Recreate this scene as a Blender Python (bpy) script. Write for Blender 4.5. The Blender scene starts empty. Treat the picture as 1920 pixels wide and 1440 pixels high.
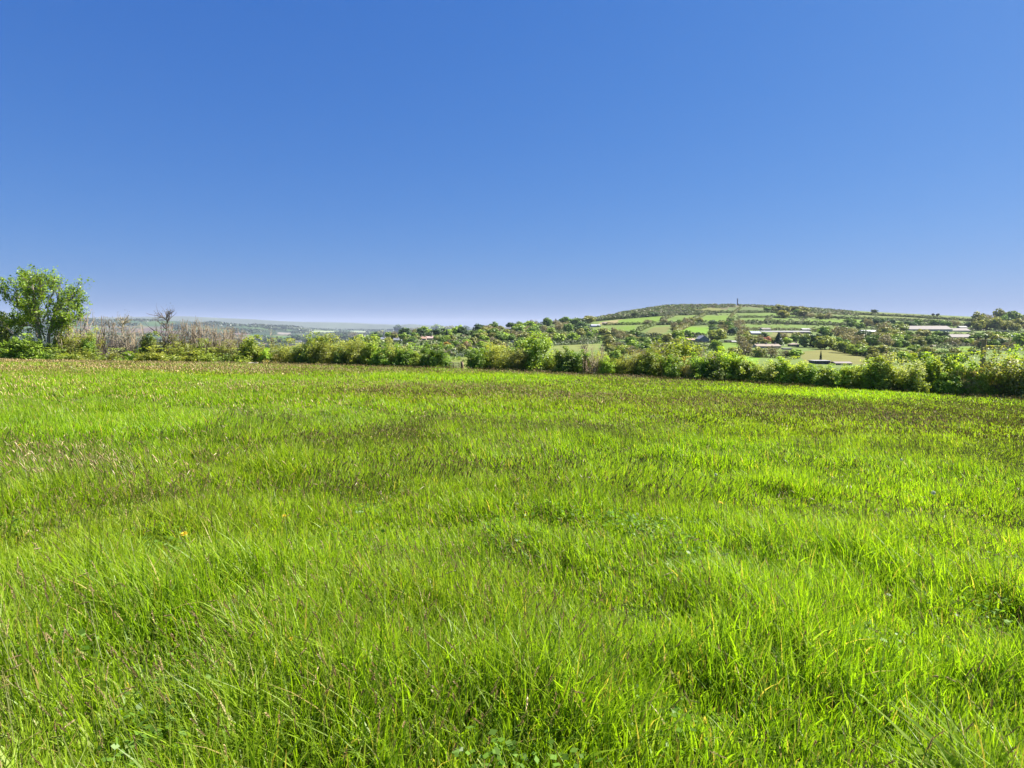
import bpy, math, random
import numpy as np
from mathutils import Vector

S = bpy.context.scene
COL = S.collection
R = math.radians
rng = np.random.default_rng(7)
random.seed(7)

# ------------------------------------------------------------------ camera
F, CX, CY = 1173.0, 960.0, 720.0            # focal length in pixels of the 1920 px wide photograph
PITCH = math.atan(110 / F)
CAMZ = 1.4
cam = bpy.data.cameras.new('camera')
cam.sensor_width = 36.0
cam.lens = 36.0 * F / 1920
cam.clip_start = 0.05
cam.clip_end = 200000
camo = bpy.data.objects.new('camera', cam)
COL.objects.link(camo)
camo.location = (0, 0, CAMZ)
camo.rotation_euler = (R(90) - PITCH, 0, 0)
S.camera = camo

# ------------------------------------------------------------------ sky, sun, exposure
SUN_AZ, SUN_EL = R(68), R(48)
w = bpy.data.worlds.new('World')
S.world = w
w.use_nodes = True
nt = w.node_tree
bg = nt.nodes['Background']
sky = nt.nodes.new('ShaderNodeTexSky')
sky.sky_type = 'NISHITA'
sky.sun_disc = False
sky.sun_elevation = SUN_EL
sky.sun_rotation = SUN_AZ
sky.altitude = 150
sky.air_density = 1.0
sky.dust_density = 0.9
sky.ozone_density = 4.0
sep = nt.nodes.new('ShaderNodeSeparateColor')
com = nt.nodes.new('ShaderNodeCombineColor')
nt.links.new(sky.outputs[0], sep.inputs[0])
for i, (gain, power) in enumerate(((0.205, 1.10), (0.634, 0.716), (2.02, 0.424))):   # camera response to the blue sky
    pw = nt.nodes.new('ShaderNodeMath'); pw.operation = 'POWER'; pw.inputs[1].default_value = power
    ml = nt.nodes.new('ShaderNodeMath'); ml.operation = 'MULTIPLY'; ml.inputs[1].default_value = gain
    nt.links.new(sep.outputs[i], pw.inputs[0]); nt.links.new(pw.outputs[0], ml.inputs[0]); nt.links.new(ml.outputs[0], com.inputs[i])
nt.links.new(com.outputs[0], bg.inputs[0])
bg.inputs[1].default_value = 0.05
sd = Vector((math.sin(SUN_AZ) * math.cos(SUN_EL), math.cos(SUN_AZ) * math.cos(SUN_EL), math.sin(SUN_EL)))
sun = bpy.data.lights.new('sun', 'SUN')
sun.energy = 5.0
sun.angle = R(0.53)
sun.color = (1.0, 0.94, 0.84)
suno = bpy.data.objects.new('sun', sun)
suno.rotation_euler = sd.to_track_quat('Z', 'Y').to_euler()
COL.objects.link(suno)
S.view_settings.view_transform = 'Standard'
S.view_settings.look = 'None'
S.view_settings.exposure = 1.7
S.view_settings.gamma = 1
S.cycles.use_denoising = True
S.cycles.max_bounces = 7
S.cycles.diffuse_bounces = 4
S.cycles.transmission_bounces = 4
S.cycles.volume_bounces = 0

# ------------------------------------------------------------------ helpers
cp, sp = math.cos(PITCH), math.sin(PITCH)


def ray(px, py):
    x = (np.asarray(px, float) - CX) / F
    v = (CY - np.asarray(py, float)) / F
    dy = cp + v * sp
    return x / dy, (-sp + v * cp) / dy


def at(px, py, D):
    x, z = ray(px, py)
    return float(x * D), float(D), float(CAMZ + z * D)


def project(X, Y, Z):
    z = Z - CAMZ
    d = Y * cp - z * sp
    v = Y * sp + z * cp
    return CX + F * X / d, CY - F * v / d


def hash2(ix, iy, seed):
    n = (ix.astype(np.int64) * 374761393 + iy.astype(np.int64) * 668265263 + seed * 974711) & 0x7fffffff
    n = ((n ^ (n >> 13)) * 1274126177) & 0x7fffffff
    return ((n ^ (n >> 16)) & 0xffff) / 65535.0


def noise(x, y, seed=0):
    x = np.asarray(x, float); y = np.asarray(y, float)
    ix = np.floor(x); iy = np.floor(y)
    fx = x - ix; fy = y - iy
    fx = fx * fx * (3 - 2 * fx); fy = fy * fy * (3 - 2 * fy)
    a = hash2(ix, iy, seed); b = hash2(ix + 1, iy, seed)
    c = hash2(ix, iy + 1, seed); d = hash2(ix + 1, iy + 1, seed)
    return (a * (1 - fx) + b * fx) * (1 - fy) + (c * (1 - fx) + d * fx) * fy


def fbm(x, y, seed=0, o=3):
    s = 0; a = 0.5; t = 0
    for k in range(o):
        s = s + a * noise(x * 2 ** k, y * 2 ** k, seed + k * 17); t += a; a *= 0.5
    return s / t


def sstep(a, b, x):
    t = np.clip((x - a) / (b - a), 0, 1)
    return t * t * (3 - 2 * t)


def prop(o, label=None, cat=None, group=None, kind=None):
    if label: o['label'] = label
    if cat: o['category'] = cat
    if group: o['group'] = group
    if kind: o['kind'] = kind
    return o


def empty(name, loc, rz=0.0, scale=None):
    o = bpy.data.objects.new(name, None)
    o.empty_display_size = 0.2
    o.location = loc
    o.rotation_euler = (0, 0, rz)
    if scale: o.scale = scale
    COL.objects.link(o)
    return o


def link(name, mesh, parent=None, color=None):
    o = bpy.data.objects.new(name, mesh)
    COL.objects.link(o)
    if parent: o.parent = parent
    if color: o.color = (*color, 1)
    return o


def mesh_from(name, blocks, mats, smooth=False):
    """blocks: list of (verts (N,3), faces (M,k), material index, {attr: (N,) or (N,3)})"""
    me = bpy.data.meshes.new(name)
    vs = []; loops = []; starts = []; mi = []
    off = 0; lo = 0
    attrs = {}
    nv = sum(len(b[0]) for b in blocks)
    for v, f, m, at_ in blocks:
        v = np.asarray(v, np.float32); f = np.asarray(f, np.int32)
        vs.append(v)
        loops.append((f + off).ravel())
        k = f.shape[1]
        starts.append(lo + np.arange(len(f), dtype=np.int32) * k)
        lo += f.size
        mi.append(np.full(len(f), m, np.int32))
        for key, val in (at_ or {}).items():
            val = np.asarray(val, np.float32)
            if key not in attrs:
                attrs[key] = np.zeros((nv,) + val.shape[1:], np.float32)
            attrs[key][off:off + len(v)] = val
        off += len(v)
    vs = np.concatenate(vs); loops = np.concatenate(loops); starts = np.concatenate(starts); mi = np.concatenate(mi)
    me.vertices.add(len(vs)); me.vertices.foreach_set('co', vs.ravel())
    me.loops.add(len(loops)); me.loops.foreach_set('vertex_index', loops)
    me.polygons.add(len(starts)); me.polygons.foreach_set('loop_start', starts)
    me.polygons.foreach_set('material_index', mi)
    me.polygons.foreach_set('use_smooth', np.full(len(starts), bool(smooth)))
    for key, val in attrs.items():
        if val.ndim == 1:
            a = me.attributes.new(key, 'FLOAT', 'POINT'); a.data.foreach_set('value', val)
        else:
            a = me.attributes.new(key, 'FLOAT_COLOR', 'POINT')
            c = np.ones((len(val), 4), np.float32); c[:, :3] = val
            a.data.foreach_set('color', c.ravel())
    for m in mats: me.materials.append(m)
    me.update()
    return me


def quads(n):
    return np.arange(n * 4, dtype=np.int32).reshape(-1, 4)


def boxb(c, s, m=0):
    """box block from centre and full size"""
    c = np.array(c, float); s = np.array(s, float) / 2
    v = np.array([[x, y, z] for x in (-1, 1) for y in (-1, 1) for z in (-1, 1)]) * s + c
    f = [[0, 1, 3, 2], [4, 6, 7, 5], [0, 4, 5, 1], [2, 3, 7, 6], [0, 2, 6, 4], [1, 5, 7, 3]]
    return (v, f, m, {})


def tubes(paths, sides=4, m=0):
    """paths: list of (pts (n,3), radii (n)) -> one block"""
    V = []; Fc = []; off = 0
    for pts, rad in paths:
        pts = np.asarray(pts, float); rad = np.asarray(rad, float)
        n = len(pts)
        t = np.gradient(pts, axis=0)
        t /= np.linalg.norm(t, axis=1)[:, None] + 1e-9
        ref = np.array([1.0, 0, 0]) if abs(t[0][0]) < 0.8 else np.array([0, 1.0, 0])
        a = np.cross(t, ref); a /= np.linalg.norm(a, axis=1)[:, None] + 1e-9
        b = np.cross(t, a)
        ang = np.linspace(0, 2 * math.pi, sides, endpoint=False)
        ring = pts[:, None, :] + rad[:, None, None] * (np.cos(ang)[None, :, None] * a[:, None, :] + np.sin(ang)[None, :, None] * b[:, None, :])
        V.append(ring.reshape(-1, 3))
        i = np.arange(n - 1)[:, None] * sides + np.arange(sides)[None, :]
        j = np.arange(n - 1)[:, None] * sides + (np.arange(sides)[None, :] + 1) % sides
        Fc.append(np.stack([i, j, j + sides, i + sides], -1).reshape(-1, 4) + off)
        off += n * sides
    return (np.concatenate(V), np.concatenate(Fc), m, {})


def unit(v):
    return v / (np.linalg.norm(v, axis=-1, keepdims=True) + 1e-9)


def leaves(c, nrm, size, aspect=0.6, m=0, tone=None, hue=None, g=None):
    """rhombic leaf faces at centres c facing nrm"""
    g = g or rng
    n = len(c)
    nrm = unit(nrm)
    r = g.normal(size=(n, 3))
    t = unit(np.cross(nrm, r)); s = np.cross(nrm, t)
    L = (np.asarray(size) * np.ones(n))[:, None] * 0.5
    W = L * aspect
    v = np.stack([c - t * L, c + s * W, c + t * L, c - s * W], 1).reshape(-1, 3)
    tone = g.random(n) if tone is None else tone
    hue = g.random(n) if hue is None else hue
    return (v, quads(n), m, {'tone': np.repeat(tone, 4), 'hue': np.repeat(hue, 4)})


# ------------------------------------------------------------------ materials
def nodes_mat(name):
    m = bpy.data.materials.new(name)
    m.use_nodes = True
    t = m.node_tree
    t.nodes.clear()
    return m, t, t.nodes, t.links


def mathn(t, op, a, b=None):
    n = t.nodes.new('ShaderNodeMath'); n.operation = op
    for i, x in enumerate((a, b)):
        if x is None: continue
        if isinstance(x, (int, float)): n.inputs[i].default_value = x
        else: t.links.new(x, n.inputs[i])
    return n.outputs[0]


def mixc(t, fac, a, b, mode='MIX'):
    n = t.nodes.new('ShaderNodeMix'); n.data_type = 'RGBA'; n.blend_type = mode
    for i, x in ((0, fac), (6, a), (7, b)):
        if isinstance(x, (int, float)): n.inputs[i].default_value = x
        elif isinstance(x, tuple): n.inputs[i].default_value = (*x, 1) if len(x) == 3 else x
        else: t.links.new(x, n.inputs[i])
    return n.outputs[2]


def attr(t, name, out=2):
    n = t.nodes.new('ShaderNodeAttribute'); n.attribute_name = name
    return n.outputs[out] if out != 0 else n.outputs[0]


def thin_leaf(t, col, transl=0.35, gloss=0.06, rough=0.45, tcol=None):
    d = t.nodes.new('ShaderNodeBsdfDiffuse'); t.links.new(col, d.inputs[0])
    tr = t.nodes.new('ShaderNodeBsdfTranslucent'); t.links.new(tcol or col, tr.inputs[0])
    mx = t.nodes.new('ShaderNodeMixShader'); mx.inputs[0].default_value = transl
    t.links.new(d.outputs[0], mx.inputs[1]); t.links.new(tr.outputs[0], mx.inputs[2])
    gl = t.nodes.new('ShaderNodeBsdfGlossy'); gl.inputs['Roughness'].default_value = rough
    gl.inputs[0].default_value = (1, 1, 1, 1)
    m2 = t.nodes.new('ShaderNodeMixShader'); m2.inputs[0].default_value = gloss
    t.links.new(mx.outputs[0], m2.inputs[1]); t.links.new(gl.outputs[0], m2.inputs[2])
    o = t.nodes.new('ShaderNodeOutputMaterial')
    t.links.new(m2.outputs[0], o.inputs[0])


def leaf_mat(name, transl=0.5, gloss=0.02):
    m, t, N, L = nodes_mat(name)
    oi = N.new('ShaderNodeObjectInfo')
    tone = attr(t, 'tone'); hue = attr(t, 'hue')
    k = mathn(t, 'MULTIPLY_ADD', tone, 0.9); k.node.inputs[2].default_value = 0.55
    warm = mixc(t, 1.0, oi.outputs['Color'], (1.18, 1.1, 0.7), 'MULTIPLY')
    c = mixc(t, hue, oi.outputs['Color'], warm)
    kk = N.new('ShaderNodeCombineColor')
    for i in range(3): L.new(k, kk.inputs[i])
    c = mixc(t, 1.0, c, kk.outputs[0], 'MULTIPLY')
    tc = mixc(t, 1.0, c, (1.35, 1.25, 0.5), 'MULTIPLY')
    thin_leaf(t, c, transl, gloss, tcol=tc)
    return m


def plain_mat(name, col, var=0.25, scale=3.0, rough=0.8, metallic=0.0, bump=0.0, coord='Object'):
    m, t, N, L = nodes_mat(name)
    tc = N.new('ShaderNodeTexCoord')
    nz = N.new('ShaderNodeTexNoise'); nz.inputs['Scale'].default_value = scale; nz.inputs['Detail'].default_value = 5
    L.new(tc.outputs[coord], nz.inputs['Vector'])
    lo = tuple(x * (1 - var) for x in col); hi = tuple(min(1, x * (1 + var)) for x in col)
    c = mixc(t, nz.outputs[0], lo, hi)
    p = N.new('ShaderNodeBsdfPrincipled')
    L.new(c, p.inputs['Base Color']); p.inputs['Roughness'].default_value = rough; p.inputs['Metallic'].default_value = metallic
    if bump:
        b = N.new('ShaderNodeBump'); b.inputs['Strength'].default_value = bump
        L.new(nz.outputs[0], b.inputs['Height']); L.new(b.outputs[0], p.inputs['Normal'])
    o = N.new('ShaderNodeOutputMaterial'); L.new(p.outputs[0], o.inputs[0])
    return m


M_LEAF = leaf_mat('leaf')
M_FAR = leaf_mat('distant_leaf', 0.25, 0.02)
M_BARK = plain_mat('bark', (0.17, 0.14, 0.11), 0.5, 8, 0.9)
M_PALEBARK = plain_mat('pale_bark', (0.36, 0.30, 0.23), 0.4, 8, 0.9)


def objcol_mat(name, var=0.35, scale=4):
    m, t, N, L = nodes_mat(name)
    oi = N.new('ShaderNodeObjectInfo')
    tc = N.new('ShaderNodeTexCoord')
    nz = N.new('ShaderNodeTexNoise'); nz.inputs['Scale'].default_value = scale; nz.inputs['Detail'].default_value = 4
    L.new(tc.outputs['Object'], nz.inputs['Vector'])
    k = mathn(t, 'MULTIPLY_ADD', nz.outputs[0], var * 2); k.node.inputs[2].default_value = 1 - var
    kk = N.new('ShaderNodeCombineColor')
    for i in range(3): L.new(k, kk.inputs[i])
    c = mixc(t, 1.0, oi.outputs['Color'], kk.outputs[0], 'MULTIPLY')
    p = N.new('ShaderNodeBsdfPrincipled'); L.new(c, p.inputs['Base Color']); p.inputs['Roughness'].default_value = 0.8
    o = N.new('ShaderNodeOutputMaterial'); L.new(p.outputs[0], o.inputs[0])
    return m


M_TWIG = objcol_mat('twig', 0.4, 5)
M_WALL = objcol_mat('painted_wall', 0.12, 0.6)
M_ROOF = objcol_mat('roofing', 0.22, 0.4)
M_GLASS = plain_mat('window_glass', (0.04, 0.05, 0.06), 0.2, 1, 0.15)

# ------------------------------------------------------------------ terrain shape
# the hedge line that closes the meadow
EDGE = np.array([(-140, 44), (-85, 56), (-51, 63), (-27, 70), (-4.2, 62), (37.6, 46), (66, 35), (100, 22)], float)


def edgeD(u):
    """depth Y at which the hedge line crosses the direction u = X / Y"""
    u = np.asarray(u, float)
    eu = EDGE[:, 0] / EDGE[:, 1]
    # X = x0 + s dx ; Y = y0 + s dy ; X = u Y
    k = np.clip(np.searchsorted(eu, u) - 1, 0, len(EDGE) - 2)
    x0, y0 = EDGE[k, 0], EDGE[k, 1]
    dx, dy = EDGE[k + 1, 0] - x0, EDGE[k + 1, 1] - y0
    s = (u * y0 - x0) / (dx - u * dy)
    return y0 + s * dy


def fit_field():
    pts = [(0, 678), (250, 680), (500, 682), (700, 686), (880, 690), (1120, 703), (1440, 719), (1700, 734), (1920, 745)]
    A = []; B = []; W = []
    for px, py in pts:
        u = (px - CX) / F
        D = float(edgeD(u))
        X, Y, Z = at(px, py, D)
        A.append((X, Y, X * X, X * Y)); B.append(Z - 0.19)
    c, *_ = np.linalg.lstsq(np.array(A), np.array(B), rcond=None)
    return c


FC = fit_field()
HOLLOWS = [(1225, 1105, 0.9, 0.42), (1330, 1262, 0.78, 0.32), (870, 1330, 0.4, 0.24), (1560, 1270, 0.6, 0.3), (1690, 905, .4, .5),
           (1370, 830, .5, .6), (540, 1010, .4, .3), (150, 1330, .35, .25), (1780, 1250, .5, .25)]


def fz_base(X, Y):
    return FC[0] * X + FC[1] * Y + FC[2] * X * X + FC[3] * X * Y


def field_at(px, py):
    x, z = ray(px, py)
    D = 3.0
    for _ in range(40):
        D = (fz_base(x * D, D) + 0.2 - CAMZ) / z * 0.5 + D * 0.5
    return float(x * D), float(D)


HOLW = [(*field_at(px, py), dep, r) for px, py, dep, r in HOLLOWS]


def fz(X, Y):
    X = np.asarray(X, float); Y = np.asarray(Y, float)
    z = fz_base(X, Y)
    near = 1 - sstep(15, 40, Y)
    z = z + (fbm(X * 0.9 + 40, Y * 0.9, 3) - 0.5) * 0.20 * near + (fbm(X * 0.16 + 9, Y * 0.16, 5) - 0.5) * 0.16 * sstep(0, 6, np.hypot(X, Y))
    return z


COLS = {
    -700: [(110, 690), (400, 668), (1000, 664), (2500, 656), (4000, 637), (5600, 618), (7200, 594), (9000, 610), (16000, 618), (45000, 613)],
    0: [(110, 692), (400, 672), (1000, 665), (2500, 656), (4000, 637), (5600, 617), (7200, 595), (9000, 610), (16000, 618), (45000, 613)],
    300: [(110, 692), (400, 672), (1000, 665), (2500, 656), (4000, 637), (5600, 619), (7200, 599), (9000, 612), (16000, 618), (45000, 613)],
    420: [(110, 692), (400, 670), (1000, 664), (2500, 656), (4000, 638), (5600, 622), (7200, 603), (9000, 614), (16000, 618), (45000, 613)],
    560: [(110, 692), (250, 674), (500, 656), (700, 646), (1100, 655), (2500, 657), (4000, 639), (6000, 628), (8000, 612), (10000, 618), (16000, 617), (45000, 613)],
    640: [(110, 692), (250, 672), (450, 653), (700, 641), (1000, 650), (2500, 658), (4000, 639), (6000, 629), (10000, 620), (16000, 616.5), (45000, 613)],
    740: [(110, 693), (250, 669), (420, 652), (600, 640), (780, 630), (1000, 640), (2500, 658), (4000, 639), (10000, 620), (16000, 616.5), (45000, 613)],
    820: [(110, 694), (250, 670), (400, 652), (600, 637), (820, 623), (1100, 640), (2500, 656), (4000, 639), (10000, 620), (16000, 616.5), (45000, 613)],
    900: [(110, 697), (200, 675), (330, 658), (500, 641), (700, 626), (950, 614), (1300, 630), (2500, 650), (4000, 639), (10000, 620), (45000, 613)],
    1000: [(110, 700), (250, 673), (400, 653), (600, 638), (800, 622), (1100, 609), (1500, 630), (2500, 650), (4000, 639), (10000, 620), (45000, 613)],
    1050: [(110, 703), (250, 675), (400, 655), (600, 639), (800, 622), (1150, 605), (1500, 622), (2500, 646), (4000, 639), (10000, 620), (45000, 613)],
    1140: [(110, 708), (250, 679), (400, 656), (600, 639), (800, 621), (1000, 606), (1350, 588.5), (1650, 600), (2500, 634), (10000, 620), (45000, 613)],
    1185: [(110, 710), (235, 683), (400, 656), (600, 638), (800, 619), (1000, 603), (1450, 580.5), (1700, 590), (2600, 625), (10000, 620), (45000, 613)],
    1100: [(110, 706), (250, 676), (400, 656), (600, 640), (800, 623), (1000, 610), (1300, 595.5), (1700, 612), (2500, 640), (10000, 620), (45000, 613)],
    1240: [(110, 714), (220, 687), (400, 657), (600, 637), (800, 617), (1000, 600), (1250, 585), (1500, 573), (1700, 571.5), (2000, 585), (3000, 620), (10000, 620), (45000, 613)],
    1380: [(110, 720), (220, 692), (400, 660), (600, 640), (800, 620), (1000, 605), (1250, 588), (1500, 572.5), (1700, 571), (2000, 585), (3000, 620), (10000, 620), (45000, 613)],
    1500: [(110, 724), (200, 700), (350, 670), (500, 652), (650, 640), (850, 622), (1000, 610), (1250, 590), (1500, 577.5), (1700, 576), (2000, 590), (3000, 625), (10000, 620), (45000, 613)],
    1700: [(110, 738), (200, 704), (350, 676), (500, 658), (650, 642), (850, 625), (1050, 611), (1300, 598), (1600, 588.5), (1800, 588), (2200, 600), (3000, 625), (10000, 620), (45000, 613)],
    1920: [(110, 748), (200, 709), (350, 681), (500, 662), (650, 646), (850, 631), (1050, 619), (1300, 608), (1600, 599), (1800, 598), (2200, 606), (3000, 625), (10000, 620), (45000, 613)],
    2700: [(110, 760), (200, 720), (350, 690), (500, 668), (650, 650), (850, 636), (1050, 625), (1300, 614), (1600, 606), (1800, 605), (2200, 612), (3000, 625), (10000, 620), (45000, 613)],
}
PXG = np.arange(-900, 2901, 20.0)
LG = np.linspace(math.log(100), math.log(46000), 360)


def build_table():
    keys = sorted(COLS)
    T = np.array([np.interp(LG, np.log([d for d, _ in COLS[k]]), [y for _, y in COLS[k]]) for k in keys])
    Y = np.array([[0.0] * len(LG)] * len(PXG))
    for j in range(len(LG)):
        Y[:, j] = np.interp(PXG, keys, T[:, j])

    def blur(A, s, ax):
        r = int(3 * s); kx = np.exp(-0.5 * (np.arange(-r, r + 1) / s) ** 2); kx /= kx.sum()
        P = np.pad(A, [(r, r) if i == ax else (0, 0) for i in range(2)], mode='edge')
        return sum(kx[i] * np.take(P, np.arange(i, i + A.shape[ax]), axis=ax) for i in range(2 * r + 1))
    Y = blur(Y, 1.1, 0)
    return blur(Y, 2.2, 1)


TAB = build_table()


def tabY(px, D):
    a = np.clip((np.asarray(px, float) - PXG[0]) / 20.0, 0, len(PXG) - 1.001)
    b = np.clip((np.log(np.asarray(D, float)) - LG[0]) / (LG[1] - LG[0]), 0, len(LG) - 1.001)
    i = a.astype(int); j = b.astype(int); fa = a - i; fb = b - j
    return (TAB[i, j] * (1 - fa) + TAB[i + 1, j] * fa) * (1 - fb) + (TAB[i, j + 1] * (1 - fa) + TAB[i + 1, j + 1] * fa) * fb


def hz(u, D):
    """height of the land beyond the hedge"""
    u = np.asarray(u, float); D = np.asarray(D, float)
    px = CX + F * u
    y = tabY(px, np.maximum(D, 100.5))
    _, s = ray(px, y)
    zt = CAMZ + np.maximum(D, 105) * s
    e = edgeD(u) + 3.5
    t = sstep(0, 1, np.clip((D - e) / np.maximum(105 - e, 1), 0, 1))
    zf = fz_base(u * np.minimum(D, e + 8), np.minimum(D, e + 8)) - 0.1
    return zf * (1 - t) + zt * t


DSEARCH = np.exp(np.linspace(math.log(108), math.log(30000), 900))


def hillD(px, py, maxD=2600):
    """depth at which the sight line through a pixel first meets the land beyond the hedge"""
    ys = tabY(px, DSEARCH)
    run = np.minimum.accumulate(ys)
    k = np.argmax(run <= py)
    if run[k] > py: k = int(np.argmin(np.where(DSEARCH < maxD, ys, 9999)))
    return float(DSEARCH[k])


def hill_point(px, py):
    D = hillD(px, py)
    u = (px - CX) / F
    return u * D, D, float(hz(u, D))


def inpoly(px, py, poly):
    poly = np.asarray(poly, float)
    inside = np.zeros(np.shape(px), bool)
    n = len(poly); j = n - 1
    for i in range(n):
        xi, yi = poly[i]; xj, yj = poly[j]
        c = ((yi > py) != (yj > py)) & (px < (xj - xi) * (py - yi) / (yj - yi + 1e-12) + xi)
        inside ^= c
        j = i
    return inside


# ------------------------------------------------------------------ meadow ground
def land_mat(name, attr_name='land', sc=0.02, var=0.3, fine=None):
    m, t, N, L = nodes_mat(name)
    ge = N.new('ShaderNodeNewGeometry')
    nz = N.new('ShaderNodeTexNoise'); nz.inputs['Scale'].default_value = sc; nz.inputs['Detail'].default_value = 8
    nz.inputs['Roughness'].default_value = 0.65
    L.new(ge.outputs['Position'], nz.inputs['Vector'])
    k = mathn(t, 'MULTIPLY_ADD', nz.outputs[0], var * 2); k.node.inputs[2].default_value = 1 - var
    kk = N.new('ShaderNodeCombineColor')
    for i in range(3): L.new(k, kk.inputs[i])
    a = N.new('ShaderNodeAttribute'); a.attribute_name = attr_name
    c = mixc(t, 1.0, a.outputs[0], kk.outputs[0], 'MULTIPLY')
    p = N.new('ShaderNodeBsdfPrincipled'); L.new(c, p.inputs['Base Color']); p.inputs['Roughness'].default_value = 0.95
    p.inputs['Specular IOR Level'].default_value = 0.1
    o = N.new('ShaderNodeOutputMaterial'); L.new(p.outputs[0], o.inputs[0])
    return m


def grid_faces(n, m):
    i = np.arange(n - 1)[:, None] * m + np.arange(m - 1)[None, :]
    return np.stack([i, i + m, i + m + 1, i + 1], -1).reshape(-1, 4)


def build_field():
    xs = np.concatenate([np.arange(-130, -12, 1.0), np.arange(-12, 12, 0.15), np.arange(12, 101, 1.0)])
    ys = np.concatenate([np.arange(-30, 0, 1.0), np.arange(0, 14, 0.15), np.arange(14, 80, 0.8)])
    X, Y = np.meshgrid(xs, ys, indexing='ij')
    lim = edgeD(np.clip(X / np.maximum(Y, 5), -3.0, 4.0)) + 4.5
    keep = (Y < np.where(Y > 5, lim, 1e9))
    Z = fz(X, Y)
    f = grid_faces(len(xs), len(ys))
    f = f[keep.ravel()[f].all(1)]
    col = np.zeros((X.size, 3), np.float32)
    n = fbm(X.ravel() * 0.6, Y.ravel() * 0.6, 21)[:, None]
    col[:] = (1 - n) * np.array([0.045, 0.06, 0.014]) + n * np.array([0.07, 0.10, 0.02])
    me = mesh_from('meadow_ground', [(np.stack([X, Y, Z], -1).reshape(-1, 3), f, 0, {'land': col})], [land_mat('meadow_soil', sc=22.0, var=0.6)], True)
    prop(link('meadow_ground', me), 'gently sloping ground under the long meadow grass', kind='structure')


build_field()

# ------------------------------------------------------------------ hills and plain beyond the hedge
LIME, LIME2, TAN, OLIVE, DULL, BRIGHT = (0.125, 0.20, 0.028), (0.11, 0.17, 0.035), (0.25, 0.22, 0.10), (0.15, 0.16, 0.05), (0.10, 0.135, 0.045), (0.13, 0.235, 0.02)
FIELDS = [
    ([(1122, 605), (1168, 598), (1172, 606), (1126, 609)], TAN),
    ([(1160, 600), (1240, 592), (1239, 601), (1190, 608), (1158, 609)], LIME),
    ([(1250, 605), (1262, 596), (1312, 591), (1306, 597), (1284, 606)], LIME2),
    ([(1298, 607), (1326, 592), (1364, 592), (1362, 605), (1330, 608)], LIME),
    ([(1126, 618), (1192, 610), (1190, 618), (1150, 624), (1128, 624)], LIME),
    ([(1208, 626), (1224, 614), (1258, 612), (1250, 623), (1225, 630)], OLIVE),
    ([(1268, 629), (1288, 613), (1330, 614), (1326, 629), (1290, 634)], BRIGHT),
    ([(1286, 583), (1320, 577), (1352, 578), (1354, 585)], OLIVE),
    ([(1364, 577), (1400, 575), (1442, 579), (1440, 584), (1372, 585)], DULL),
    ([(1388, 590), (1460, 587), (1502, 590), (1500, 595), (1392, 594)], LIME2),
    ([(1380, 604), (1392, 596), (1482, 596), (1478, 604)], LIME2),
    ([(1512, 599), (1590, 599), (1660, 602), (1660, 610), (1515, 609)], LIME),
    ([(1640, 602), (1742, 606), (1742, 614), (1640, 610)], LIME),
    ([(1390, 609), (1518, 611), (1516, 618), (1396, 617)], LIME2),
    ([(1336, 644), (1386, 642), (1388, 656), (1340, 657)], LIME),
    ([(1030, 648), (1080, 646), (1125, 645), (1122, 656), (1040, 662)], (0.15, 0.175, 0.05)),
    ([(1494, 660), (1560, 654), (1612, 666), (1642, 672), (1630, 684), (1510, 680)], (0.155, 0.155, 0.045)),
    ([(1384, 668), (1424, 671), (1420, 694), (1370, 694)], BRIGHT),
    ([(1262, 664), (1302, 664), (1304, 690), (1262, 690)], LIME),
    ([(1190, 653), (1220, 651), (1222, 659), (1190, 659)], LIME),
    ([(766, 649), (802, 647), (797, 656), (768, 658)], LIME),
    ([(768, 659), (797, 657), (794, 664), (768, 665)], OLIVE),
    ([(846, 671), (884, 670), (888, 692), (846, 692)], (0.15, 0.18, 0.04)),
    ([(925, 623), (992, 619), (990, 624), (930, 627)], LIME2),
    ([(1788, 650), (1836, 650), (1836, 662), (1780, 660)], LIME),
    ([(1888, 640), (1925, 638), (1925, 647), (1888, 648)], LIME),
    ([(1590, 584), (1700, 588), (1840, 597), (1840, 604), (1740, 602), (1600, 592)], (0.12, 0.15, 0.04)),
    ([(1120, 640), (1186, 637), (1186, 641), (1122, 644)], LIME2),
    ([(1450, 622), (1520, 622), (1520, 632), (1440, 634)], OLIVE),
    # the plain
    ([(150, 612), (330, 612), (340, 624), (170, 626)], (0.17, 0.125, 0.105)),
    ([(150, 628), (235, 628), (232, 632), (150, 632)], (0.24, 0.21, 0.11)),
    ([(522, 623), (545, 624), (545, 627.5), (522, 627)], (0.30, 0.27, 0.23)),
    ([(560, 626), (588, 629), (586, 631), (556, 629)], (0.32, 0.28, 0.24)),
    ([(584, 620.2), (640, 620.2), (638, 623.4), (584, 623)], (0.34, 0.40, 0.22)),
    ([(655, 620), (700, 620.4), (700, 623.2), (656, 623)], (0.32, 0.38, 0.22)),
    ([(500, 630), (560, 631), (552, 636), (500, 636)], (0.10, 0.22, 0.09)),
    ([(590, 613.8), (625, 613.8), (625, 615), (590, 615)], (0.3, 0.31, 0.28)),
]


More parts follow.
